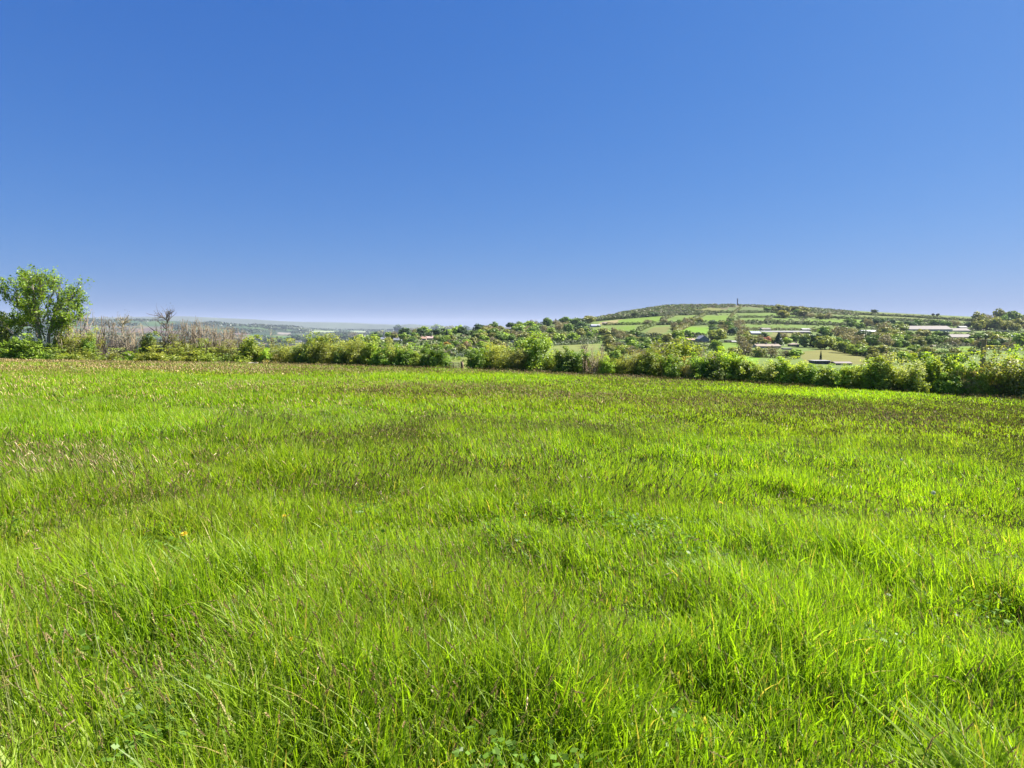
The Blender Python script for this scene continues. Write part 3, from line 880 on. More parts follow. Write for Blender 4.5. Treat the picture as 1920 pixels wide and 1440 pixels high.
ZONES = [
    ('in the village skyline wood', [(628, 636), (700, 633), (770, 626), (860, 620), (960, 617), (1000, 614), (1000, 622), (900, 630), (820, 634), (720, 640), (628, 641)], 42, (13, 22), 0.8, {'mid green': 3, 'dark green': 3, 'lime green': 2, 'olive green': 3, 'grey brown': 2}),
    ('around the village houses', [(660, 641), (780, 636), (830, 636), (860, 640), (850, 650), (800, 648), (740, 650), (660, 650)], 26, (11, 18), 0.85, {'mid green': 3, 'lime green': 3, 'olive green': 2, 'dark green': 2, 'grey brown': 1}),
    ('beyond the gate gap', [(812, 652), (870, 642), (990, 640), (1010, 655), (960, 668), (892, 670), (850, 669), (812, 672)], 24, (14, 24), 0.9, {'lime green': 3, 'olive green': 3, 'mid green': 2, 'grey brown': 2}),
    ('on the slope below the skyline houses', [(880, 632), (960, 622), (1000, 618), (1000, 638), (900, 640)], 22, (14, 22), 0.8, {'lime green': 2, 'grey brown': 3, 'mid green': 2, 'olive green': 3}),
    ('under the scrub slope', [(1000, 612), (1110, 606), (1126, 624), (1210, 628), (1216, 644), (1000, 646)], 40, (12, 22), 0.75, {'mid green': 3, 'olive green': 3, 'grey brown': 3, 'lime green': 2, 'bluish green': 2}),
    ('in the hollow below the hill fields', [(1120, 640), (1290, 636), (1312, 650), (1300, 668), (1140, 670)], 28, (13, 24), 0.8, {'mid green': 2, 'grey brown': 3, 'lime green': 2, 'olive green': 3, 'bluish green': 1}),
    ('between the hill fields', [(1200, 609), (1300, 606), (1362, 607), (1400, 600), (1400, 630), (1330, 632), (1330, 612), (1290, 612), (1260, 628), (1262, 610)], 32, (10, 18), 0.75, {'mid green': 3, 'grey brown': 3, 'olive green': 2, 'bluish green': 1}),
    ('by the long white barn', [(1385, 630), (1500, 630), (1500, 648), (1380, 648)], 14, (14, 24), 0.8, {'mid green': 2, 'olive green': 3, 'lime green': 2, 'dark green': 1, 'grey brown': 1}),
    ('in the round tree wood', [(1530, 630), (1680, 628), (1680, 652), (1620, 658), (1570, 648)], 24, (18, 30), 0.85, {'olive green': 4, 'mid green': 3, 'dark green': 1, 'grey brown': 2}),
    ('in the grey copse behind the hedge', [(1388, 655), (1480, 658), (1480, 672), (1400, 670)], 12, (20, 30), 0.85, {'grey brown': 5, 'olive green': 2}),
    ('in the valley wood below the long sheds', [(1680, 638), (1840, 634), (1920, 640), (1925, 654), (1860, 658), (1780, 648), (1680, 656)], 36, (18, 32), 0.75, {'olive green': 4, 'grey brown': 3, 'mid green': 3, 'dark green': 1, 'lime green': 1}),
    ('behind the hedge near the utility pole', [(1640, 668), (1700, 672), (1810, 668), (1810, 686), (1640, 688)], 17, (20, 34), 0.8, {'lime green': 3, 'olive green': 3, 'mid green': 3, 'grey brown': 1}),
    ('behind the olive shrubs of the hedge', [(1150, 664), (1340, 660), (1400, 676), (1400, 690), (1150, 684)], 14, (18, 30), 0.85, {'grey brown': 3, 'olive green': 3, 'lime green': 2}),
    ('in the skyline wood past the long sheds', [(1828, 610), (1870, 604), (1935, 604), (1935, 622), (1832, 622)], 20, (18, 26), 0.95, {'grey brown': 3, 'olive green': 3, 'mid green': 2}),
    ('on the hill crest', [(1430, 583), (1505, 584), (1520, 596), (1600, 602), (1590, 604), (1500, 596)], 12, (13, 20), 0.65, {'olive green': 3, 'mid green': 2, 'grey brown': 2}),
    ('along the dark treeline at the plain edge', [(505, 642), (625, 638), (625, 645), (505, 648)], 12, (16, 24), 0.6, {'mid green': 3, 'dark green': 3}),
    ('below the crest above the long sheds', [(1590, 606), (1700, 608), (1830, 612), (1828, 618), (1790, 614), (1600, 620)], 18, (12, 20), 0.75, {'mid green': 3, 'bluish green': 2, 'grey brown': 2, 'dark green': 1}),
]


def blocked(px, py, wpx, hpx):
    for poly, _ in FIELDS[:29]:
        if inpoly(np.array(px), np.array(py), poly): return True
    for x0, x1, yb, yt in BUILT:
        if px + wpx * 0.42 > x0 and px - wpx * 0.42 < x1 and py > yb - 1.0 and py - hpx * 0.85 < yb - 0.6: return True
    return False


def scatter_trees():
    g = random.Random(11)
    total = 0
    for zi, (zname, poly, n, (w0, w1), hr, wts) in enumerate(ZONES):
        P_ = np.array(poly); lo, hi = P_.min(0), P_.max(0)
        got = []; tries = 0
        while len(got) < n and tries < 4000:
            tries += 1
            px = g.uniform(lo[0], hi[0]); py = g.uniform(lo[1], hi[1])
            if not inpoly(np.array(px), np.array(py), poly): continue
            wpx = g.uniform(w0, w1); hpx = wpx * hr * g.uniform(0.85, 1.2)
            if blocked(px, py, wpx, hpx): continue
            if any((px - q[0]) ** 2 + ((py - q[1]) * 3.0) ** 2 < (0.33 * (wpx + q[2])) ** 2 for q in got): continue
            c = g.choices(list(wts), list(wts.values()))[0]
            got.append((px, py, wpx, hpx, c))
        got.sort()
        for c in sorted(set(q[4] for q in got)):
            same = [q for q in got if q[4] == c]
            for i, (px, py, wpx, hpx, _) in enumerate(same):
                ms = g.choice(FAR_BARE) if c == 'grey brown' else g.choice(FAR_LEAFY)
                look = ('bare ' if c == 'grey brown' else 'round ') + c + ' tree '
                lab = ('only ' if len(same) == 1 else ORD[i] + ' ') + look + ('' if len(same) == 1 else 'from the left ') + zname
                k = PAL[c]; j = g.uniform(0.82, 1.2)
                place_far('hillside_tree', ms, px, py, wpx, hpx, (k[0] * j, k[1] * j, k[2] * j), lab, 'tree', 'trees ' + zname)
                total += 1
    print('hillside trees', total)


scatter_trees()

# field hedges on the hill
HEDGES = [
    ('dark hedge along the foot of the scrub slope', [(1000, 610), (1100, 604), (1170, 598), (1250, 592), (1340, 590)], 5, (0.05, 0.07, 0.035)),
    ('hedge between the tan field and the lime field below it', [(1130, 610), (1190, 609), (1225, 607)], 3.4, (0.06, 0.085, 0.035)),
    ('hedge along the foot of three upper lime fields', [(1225, 610), (1260, 609), (1300, 611), (1362, 607)], 4.5, (0.055, 0.08, 0.035)),
    ('short sloping hedge between the first two upper lime fields', [(1238, 602), (1250, 597), (1262, 593)], 4.5, (0.07, 0.085, 0.045)),
    ('sloping hedge between the second and third upper lime fields', [(1288, 606), (1302, 599), (1320, 591)], 4.5, (0.08, 0.10, 0.045)),
    ('sloping hedge beside the lowest lime field under the curved barn', [(1192, 624), (1210, 616), (1230, 609)], 4.5, (0.065, 0.095, 0.035)),
    ('sloping hedge beside the brightest hill field', [(1262, 628), (1276, 619), (1290, 612)], 5, (0.10, 0.11, 0.05)),
    ('hedge at the foot of the brightest hill field', [(1130, 632), (1200, 635), (1270, 637), (1326, 634)], 4.5, (0.05, 0.07, 0.035)),
    ('bushy hedge running up the hill below the tower', [(1362, 608), (1370, 592), (1386, 578)], 5, (0.075, 0.09, 0.045)),
    ('hedge below the olive crest field', [(1278, 586), (1350, 587), (1440, 586.5)], 4.5, (0.05, 0.07, 0.035)),
    ('hedge between the two upper strip fields', [(1385, 596), (1440, 595.5), (1512, 597)], 3.5, (0.055, 0.075, 0.035)),
    ('hedge below the second strip field', [(1378, 607), (1440, 607), (1520, 609.5), (1590, 610)], 5.0, (0.06, 0.08, 0.04)),
    ('long crest hedge running towards the lone dark tree', [(1440, 586), (1500, 593), (1580, 598), (1700, 602), (1780, 606)], 5, (0.06, 0.08, 0.04)),
    ('hedge below the bright crest side fields', [(1560, 611), (1660, 612), (1745, 616)], 4, (0.055, 0.075, 0.04)),
    ('dark hedge at the top of the tan green valley field', [(960, 649), (1040, 648), (1080, 646), (1124, 644)], 3.2, (0.035, 0.055, 0.028)),
    ('thin hedge below the skyline houses field', [(980, 626), (1060, 624)], 3, (0.05, 0.07, 0.03)),
    ('shadowed bank hedge along the olive field', [(1556, 655), (1600, 665), (1650, 673)], 2.2, (0.06, 0.075, 0.035)),
    ('hedge along the foot of the grey copse', [(1386, 664), (1424, 670), (1470, 673)], 2.0, (0.07, 0.075, 0.045)),
    ('hedge across the hollow below the hill fields', [(1140, 666), (1190, 662), (1240, 664)], 2.5, (0.06, 0.085, 0.035)),
    ('hedge below the valley wood by the utility pole', [(1776, 650), (1836, 649)], 2.2, (0.06, 0.065, 0.045)),
    ('hedge above the small green village field', [(700, 650), (750, 650), (806, 647)], 3.0, (0.055, 0.08, 0.035)),
    ('thin dark hedge splitting the small green village field', [(768, 658.5), (797, 656.5)], 1.2, (0.045, 0.05, 0.03)),
    ('dark clipped hedge below the white house past the gate gap', [(850, 671), (866, 669.5), (888, 669)], 2.2, (0.03, 0.05, 0.028)),
    ('hedge along the yard of the blue grey barn', [(1290, 641.5), (1336, 643.5), (1386, 642)], 1.6, (0.035, 0.045, 0.03)),
    ('scrubby hedge along the bare crest past the lone flat tree', [(1600, 590), (1700, 595), (1780, 600), (1838, 604)], 5, (0.06, 0.08, 0.04)),
    ('hedge dividing the side slope above the longest shed', [(1640, 607), (1700, 609), (1790, 611)], 4.5, (0.055, 0.08, 0.04)),
    ('steep hedge splitting the second strip field below the tower', [(1432, 604), (1440, 599), (1446, 595)], 4.5, (0.06, 0.08, 0.04)),
    ('hedge above the round tree wood', [(1520, 622), (1580, 624), (1640, 627)], 3.5, (0.075, 0.09, 0.04)),
    ('hedge across the olive slope under the curved roof barn', [(1126, 626), (1165, 627), (1200, 628)], 3.5, (0.06, 0.085, 0.035)),
    ('hedge above the long white barn', [(1396, 618.5), (1460, 619), (1530, 620)], 3.0, (0.09, 0.085, 0.06)),
    ('hedge below the long white barn', [(1400, 634), (1450, 635), (1500, 634)], 2.2, (0.07, 0.09, 0.035)),
]


def field_hedge(label, pts, hgt, col, seed):
    g = np.random.default_rng(seed)
    W = []
    for i in range(len(pts) - 1):
        for t in np.linspace(0, 1, 12, endpoint=False):
            W.append(hill_point(pts[i][0] * (1 - t) + pts[i + 1][0] * t, pts[i][1] * (1 - t) + pts[i + 1][1] * t))
    W.append(hill_point(*pts[-1]))
    W = np.array(W)
    seg = np.linalg.norm(np.diff(W, axis=0), axis=1); L = np.concatenate([[0], np.cumsum(seg)])
    n = int(min(9000, max(500, L[-1] * 26)))
    s = g.random(n) * L[-1]
    c = np.stack([np.interp(s, L, W[:, k]) for k in range(3)], 1)
    lump = noise(s * 0.16 + seed, s * 0, seed) * 0.6 + noise(s * 0.5, s * 0 + 5, seed) * 0.4
    hh = hgt * (0.45 + 0.95 * lump)
    a = g.uniform(-0.15, 1, n) * math.pi * 0.5 * np.sign(g.random(n) - 0.5)
    wd = hgt * 0.36 * (0.7 + 0.6 * lump)
    t = unit(np.stack([np.interp(s + 2, L, W[:, k]) - np.interp(s - 2, L, W[:, k]) for k in range(3)], 1))
    side = unit(np.cross(t, np.array([0, 0, 1.0])))
    off = side * (np.sin(a) * wd)[:, None] + np.array([0, 0, 1]) * (np.cos(a) * hh * 0.9)[:, None]
    low = g.random(n) < 0.35
    off[low, 2] *= g.random(low.sum())
    nr = unit(off * np.array([1, 1, 0.6])) + g.normal(size=(n, 3)) * 0.35
    org = W[0]
    col = tuple(1.7 * q for q in col)
    me = mesh_from('field_hedge', [leaves(c + off - org, nr, hgt * 0.26 * (0.7 + 0.6 * g.random(n)), 0.75, 0, np.clip(0.3 + 0.4 * noise(s * 0.09, s * 0, seed + 3) + g.normal(size=n) * 0.15, 0, 1), noise(s * 0.05, s * 0 + 9, seed), g)], [M_FAR])
    o = link('field_hedge', me, None, col)
    o.location = org
    prop(o, label, 'hedge', 'hedges between the hill fields')


for i, (lab, pts, h, c) in enumerate(HEDGES): field_hedge(lab, pts, h * 1.22, c, 400 + i)


def scrub():
    """bracken, gorse and low wood covering the top of the hill, and scattered valley scrub"""
    g = np.random.default_rng(9)
    cs = []; ns = []; sz = []; to = []; hu = []; cc = []
    areas = [([(990, 612), (1060, 605), (1130, 594), (1190, 580), (1240, 571), (1380, 570.5), (1440, 573), (1500, 577), (1600, 584), (1600, 592), (1500, 586), (1440, 579), (1360, 576), (1290, 583), (1340, 589), (1250, 591), (1170, 597), (1100, 603), (1000, 610)], 3400, (1.6, 4.2)),
             ([(960, 622), (1010, 614), (1120, 610), (1125, 616), (1120, 640), (1000, 648)], 500, (1.5, 3.2)),
             ([(1130, 625), (1330, 634), (1330, 660), (1130, 660)], 500, (1.2, 2.8)),
             ([(1330, 590), (1640, 600), (1640, 622), (1400, 622), (1340, 640)], 420, (1.2, 2.8)),
             ([(1640, 600), (1930, 606), (1930, 660), (1640, 650)], 900, (1.4, 3.2)),
             ([(620, 640), (860, 630), (1000, 640), (1000, 660), (840, 668), (640, 655)], 800, (1.2, 3.0))]
    for poly, n, (r0, r1) in areas:
        P_ = np.array(poly, float); lo, hi = P_.min(0), P_.max(0)
        px = g.uniform(lo[0], hi[0], n * 6); py = g.uniform(lo[1], hi[1], n * 6)
        m = inpoly(px, py, poly)
        for p2, _ in FIELDS[:29]: m &= ~inpoly(px, py, p2)
        for x0, x1, yb, yt in BUILT: m &= ~((px > x0 - 1) & (px < x1 + 1) & (py > yb - 0.5) & (py < yb + 5))
        px, py = px[m][:n], py[m][:n]
        for a, b in zip(px, py):
            X, D, Z = hill_point(a, b)
            D = D * g.uniform(0.985, 1.015)
            Z = float(hz(X / D, D))
            r = g.uniform(r0, r1); k = 16
            d = unit(g.normal(size=(k, 3))); d[:, 2] = np.abs(d[:, 2])
            cs.append(np.array([X, D, Z]) + d * r * np.array([1.2, 1.2, 0.9]))
            ns.append(d + g.normal(size=(k, 3)) * 0.35); sz.append(np.full(k, r * 0.75))
            base = [(0.14, 0.17, 0.06), (0.14, 0.14, 0.08), (0.10, 0.15, 0.05), (0.16, 0.14, 0.09), (0.17, 0.22, 0.055)][g.choice(5, p=[.3, .22, .25, .08, .15])]
            cc.append(np.tile(np.array(base) * g.uniform(0.8, 1.2), (k, 1)))
    cs = np.concatenate(cs); ns = np.concatenate(ns); sz = np.concatenate(sz); cc = np.concatenate(cc)
    b = leaves(cs, ns, sz, 0.8, 0, g=g)
    b[3]['land'] = np.repeat(cc, 4, 0)
    m, t, N, L = nodes_mat('scrub_leaf')
    a = N.new('ShaderNodeAttribute'); a.attribute_name = 'land'
    thin_leaf(t, a.outputs[0], 0.25, 0.02)
    prop(link('scrub_vegetation', mesh_from('scrub_vegetation', [b], [m])), 'low scrub and woodland covering the hill top and valley slopes', 'scrub', kind='stuff')


scrub()


def far_woods():
    g = np.random.default_rng(19)
    n = 9000
    D = np.exp(g.uniform(math.log(1900), math.log(11000), n * 3)); u = g.uniform(-1.1, 0.05, n * 3)
    m = noise(u * 26, np.log(D) * 16, 91) * 0.6 + noise(u * 70, np.log(D) * 30, 92) * 0.4 > 0.56
    D, u = D[m][:n], u[m][:n]
    px = CX + F * u; Z = hz(u, D)
    _, py = project(u * D, D, Z)
    keep = np.ones(len(D), bool)
    for poly, _ in FIELDS[29:]: keep &= ~inpoly(px, py, poly)
    D, u, Z = D[keep], u[keep], Z[keep]
    n = len(D); k = 10
    r = 9 + D * 0.0022
    d = unit(g.normal(size=(n, k, 3))); d[..., 2] = np.abs(d[..., 2])
    c = np.stack([u * D, D, Z], 1)[:, None] + d * np.stack([r * 2.2, r * 2.2, r * 0.75], 1)[:, None]
    b = leaves(c.reshape(-1, 3), (d + g.normal(size=(n, k, 3)) * 0.3).reshape(-1, 3), np.repeat(r * 0.95, k), 0.8, 0, g=g)
    prop(link('far_woods', mesh_from('far_woods', [b], [M_FAR]), None, (0.04, 0.065, 0.03)), 'strips of far woodland scattered over the hazy plain', 'woodland', kind='stuff')


far_woods()

# ------------------------------------------------------------------ hedge shrubs and trees along the meadow edge
def grow(g, start, direction, length, r0, depth, paths, ends, nseg=4, wob=0.18, up=0.15, split=(2, 4), spread=0.6, shrink=(0.5, 0.75)):
    p = np.array(start, float); d = unit(np.array(direction, float))
    pts = [p.copy()]; rr = [r0]
    for i in range(nseg):
        d = unit(d + g.normal(size=3) * wob + np.array([0, 0, up]))
        p = p + d * length / nseg
        pts.append(p.copy()); rr.append(r0 * (1 - 0.55 * (i + 1) / nseg))
    paths.append((np.array(pts), np.array(rr)))
    if depth == 0:
        ends.append((pts[-1], d)); ends.append((pts[-2], d))
        return
    for _ in range(g.integers(split[0], split[1] + 1)):
        k = g.integers(max(1, nseg - 3), nseg + 1)
        nd = unit(d + g.normal(size=3) * spread)
        grow(g, pts[k], nd, length * g.uniform(*shrink), rr[k] * 0.7, depth - 1, paths, ends, nseg, wob, up, split, spread, shrink)


def shrub_meshes(seed, kind):
    """unit shrub: about one unit wide and one high; returns crown mesh and stem mesh"""
    g = np.random.default_rng(seed)
    paths = []; ends = []
    cfg = {'leafy': (7, 2, 0.010), 'loose': (10, 2, 0.009), 'twiggy': (20, 2, 0.013), 'round': (6, 2, 0.010), 'bramble': (12, 1, 0.006), 'bare': (1, 4, 0.04), 'ash': (5, 3, 0.013)}[kind]
    nst, dep, r0 = cfg
    for i in range(nst):
        a = g.random() * 6.283; rad = g.uniform(0, 0.2)
        if kind == 'bare':
            z = np.linspace(-0.03, 0.97, 9)
            lead = np.stack([0.03 * np.sin(z * 4 + seed) + g.normal(size=9) * 0.006, 0.03 * np.cos(z * 3 + seed) + g.normal(size=9) * 0.006, z], 1)
            paths.append((lead, 0.024 * (1 - 0.85 * np.clip(z, 0, 1))))
            for q in range(22):
                h0 = g.uniform(0.28, 0.93); p0 = np.array([np.interp(h0, z, lead[:, j]) for j in range(3)])
                aa = g.random() * 6.283; up_ = g.uniform(0.5, 1.3)
                grow(g, p0, (math.cos(aa), math.sin(aa), up_), (0.34 - 0.2 * h0) * g.uniform(0.6, 1.3), 0.010, 1, paths, ends, 4, 0.16, 0.14, (3, 6), 0.55, (0.4, 0.8))
            continue
        if kind == 'twiggy':
            for q in range(2):
                aa = g.random() * 6.283; rr_ = 0.42 * math.sqrt(g.random())
                hh = g.uniform(0.35, 1.0) * (1 - 0.35 * (rr_ / 0.42) ** 2)
                z = np.linspace(0, hh, 6)
                st = np.stack([rr_ * math.cos(aa) * (0.75 + 0.35 * z) + np.cumsum(g.normal(size=6)) * 0.012, rr_ * math.sin(aa) * (0.75 + 0.35 * z) + np.cumsum(g.normal(size=6)) * 0.012, z - 0.03], 1)
                paths.append((st, np.linspace(0.012, 0.006, 6)))
                ends.append((st[-1], None))
                for b in range(7):
                    k = g.integers(1, 6); dd = unit(np.array([g.normal() * 0.4, g.normal() * 0.4, 1.0])); ln = g.uniform(0.1, 0.26)
                    e = st[k] + dd * ln
                    if e[2] > 1: continue
                    paths.append((np.array([st[k], st[k] + dd * ln * 0.5 + g.normal(size=3) * 0.01, e]), np.array([0.007, 0.006, 0.004])))
                    ends.append((e, None)); ends.append((st[k] * 0.5 + e * 0.5, None))
            continue
        if kind == 'never':
            grow(g, (0, 0, -0.03), (0.05, 0, 1), 0.42, r0, 3, paths, ends, 4, 0.1, 0.25, (3, 4), 0.55, (0.5, 0.7))
        elif kind == 'twiggy':
            rad = g.uniform(0, 0.36)
            grow(g, (math.cos(a) * rad, math.sin(a) * rad, -0.03), (math.cos(a) * 0.3, math.sin(a) * 0.3, 1), g.uniform(0.42, 0.62), r0, 2, paths, ends, 4, 0.12, 0.25, (3, 4), 0.4, (0.4, 0.65))
        elif kind == 'bramble':
            grow(g, (math.cos(a) * rad, math.sin(a) * rad, -0.03), (math.cos(a) * 0.8, math.sin(a) * 0.8, 0.9), g.uniform(0.4, 0.7), r0, 1, paths, ends, 4, 0.2, -0.2, (2, 3), 0.6)
        else:
            grow(g, (math.cos(a) * rad, math.sin(a) * rad, -0.03), (math.cos(a) * 0.45, math.sin(a) * 0.45, 1), g.uniform(0.4, 0.58), r0, dep, paths, ends, 4, 0.14, 0.12, (2, 3), 0.55, (0.45, 0.7))
    E = np.array([e[0] for e in ends])
    # normalise to the unit box
    if kind != 'bare':
        E[:, 2] = np.clip(E[:, 2], 0.04, None)
    mx = np.percentile(np.abs(E[:, :2]), 97) / (0.44 if kind != 'bare' else 0.40)
    mz = np.percentile(E[:, 2], 97) / 0.95
    sc = np.array([1 / mx, 1 / mx, 1 / mz])
    E = E * sc
    paths = [(p * sc, r) for p, r in paths]
    cl = [E]
    def dome(n, r0_, zl=0.08):
        d = unit(g.normal(size=(n, 3))); d[:, 2] = np.abs(d[:, 2])
        lob = 0.78 + 0.34 * np.sin(d[:, 0] * 5 + seed) * np.cos(d[:, 1] * 4 + seed * 2)
        rr = g.uniform(r0_, 1, n) * lob
        return np.stack([d[:, 0] * 0.44 * rr, d[:, 1] * 0.44 * rr, zl + d[:, 2] * 0.86 * rr], 1)
    if kind == 'leafy': cl.append(dome(300, 0.6)); per, ls, sg = 20, 0.052, 0.038
    elif kind == 'round': cl.append(dome(240, 0.72)); per, ls, sg = 24, 0.048, 0.034
    elif kind == 'loose': cl.append(dome(170, 0.55)); per, ls, sg = 16, 0.042, 0.045
    elif kind == 'twiggy': per, ls, sg = 3, 0.024, 0.045
    elif kind == 'bramble': cl.append(dome(60, 0.4)); per, ls, sg = 16, 0.075, 0.07
    elif kind == 'bare': per, ls, sg = 2, 0.026, 0.03
    elif kind == 'ash': cl.append(dome(110, 0.7, 0.14)); per, ls, sg = 14, 0.05, 0.045
    C = np.concatenate(cl)
    if kind == 'twiggy':
        low = dome(90, 0.3); low[:, 2] *= 0.35
        keep = g.random(len(C)) < 0.55
        C = C[keep]
        C = np.concatenate([C, np.repeat(low, 5, 0)])
    if kind == 'bare':
        C = C[g.random(len(C)) < 0.5]
    n = len(C)
    cc = np.repeat(C, per, 0) + g.normal(size=(n * per, 3)) * sg * np.array([1, 1, 0.9])
    cc[:, 2] = np.clip(cc[:, 2], 0.0, 1.02)
    nr = unit(np.repeat(C - np.array([0, 0, 0.35]), per, 0)) * 0.8 + g.normal(size=(n * per, 3)) * 0.6 + np.array([0, 0, 0.3])
    tone = np.clip(np.repeat(g.uniform(0.25, 0.8, n), per) + g.normal(size=n * per) * 0.14, 0, 1)
    hue = np.clip(np.repeat(g.random(n), per) + g.normal(size=n * per) * 0.1, 0, 1)
    crown = mesh_from(kind + '_crown', [leaves(cc, nr, ls * g.uniform(0.6, 1.3, n * per), 0.62, 0, tone, hue, g)], [M_LEAF])
    stem = mesh_from(kind + '_stems', [tubes(paths, 3 if kind != 'bare' else 5, 0)], [M_TWIG], True)
    return crown, stem


SH = {k: [shrub_meshes(500 + 31 * i + 7 * j, k) for i in range(n)] for j, (k, n) in enumerate([('leafy', 6), ('loose', 5), ('twiggy', 4), ('round', 1), ('bramble', 4), ('bare', 3), ('ash', 2)])}

SC = {
    'lime': (0.125, 0.20, 0.024), 'green': (0.07, 0.135, 0.022), 'dark': (0.035, 0.065, 0.02), 'olive': (0.115, 0.13, 0.036), 'brown': (0.105, 0.105, 0.05), 'pink': (0.17, 0.12, 0.08),
    'limeolive': (0.125, 0.165, 0.03), 'olivegreen': (0.09, 0.125, 0.028), 'olivelt': (0.15, 0.165, 0.045), 'deep': (0.045, 0.095, 0.022), 'pale': (0.19, 0.22, 0.085), 'tan': (0.17, 0.14, 0.08), 'ash': (0.105, 0.175, 0.035), 'grey': (0.12, 0.11, 0.09),
}
CN = {'lime': 'lime green', 'green': 'fresh green', 'dark': 'dark green', 'olive': 'olive', 'brown': 'brownish', 'pink': 'pinkish brown', 'limeolive': 'yellow green', 'olivegreen': 'olive green',
      'olivelt': 'pale olive', 'deep': 'deep green', 'pale': 'whitish green', 'tan': 'tan', 'ash': 'bright lime', 'grey': 'grey'}
KN = {'leafy': 'leafy shrub', 'loose': 'open twiggy shrub', 'twiggy': 'bare twiggy shrub', 'round': 'dense round bush', 'bramble': 'low bramble', 'bare': 'bare thin tree', 'ash': 'tall airy young tree'}
NM = {'leafy': 'hedge_shrub', 'loose': 'hedge_shrub', 'twiggy': 'bare_shrub', 'round': 'round_bush', 'bramble': 'bramble_bush', 'bare': 'bare_tree', 'ash': 'young_tree'}
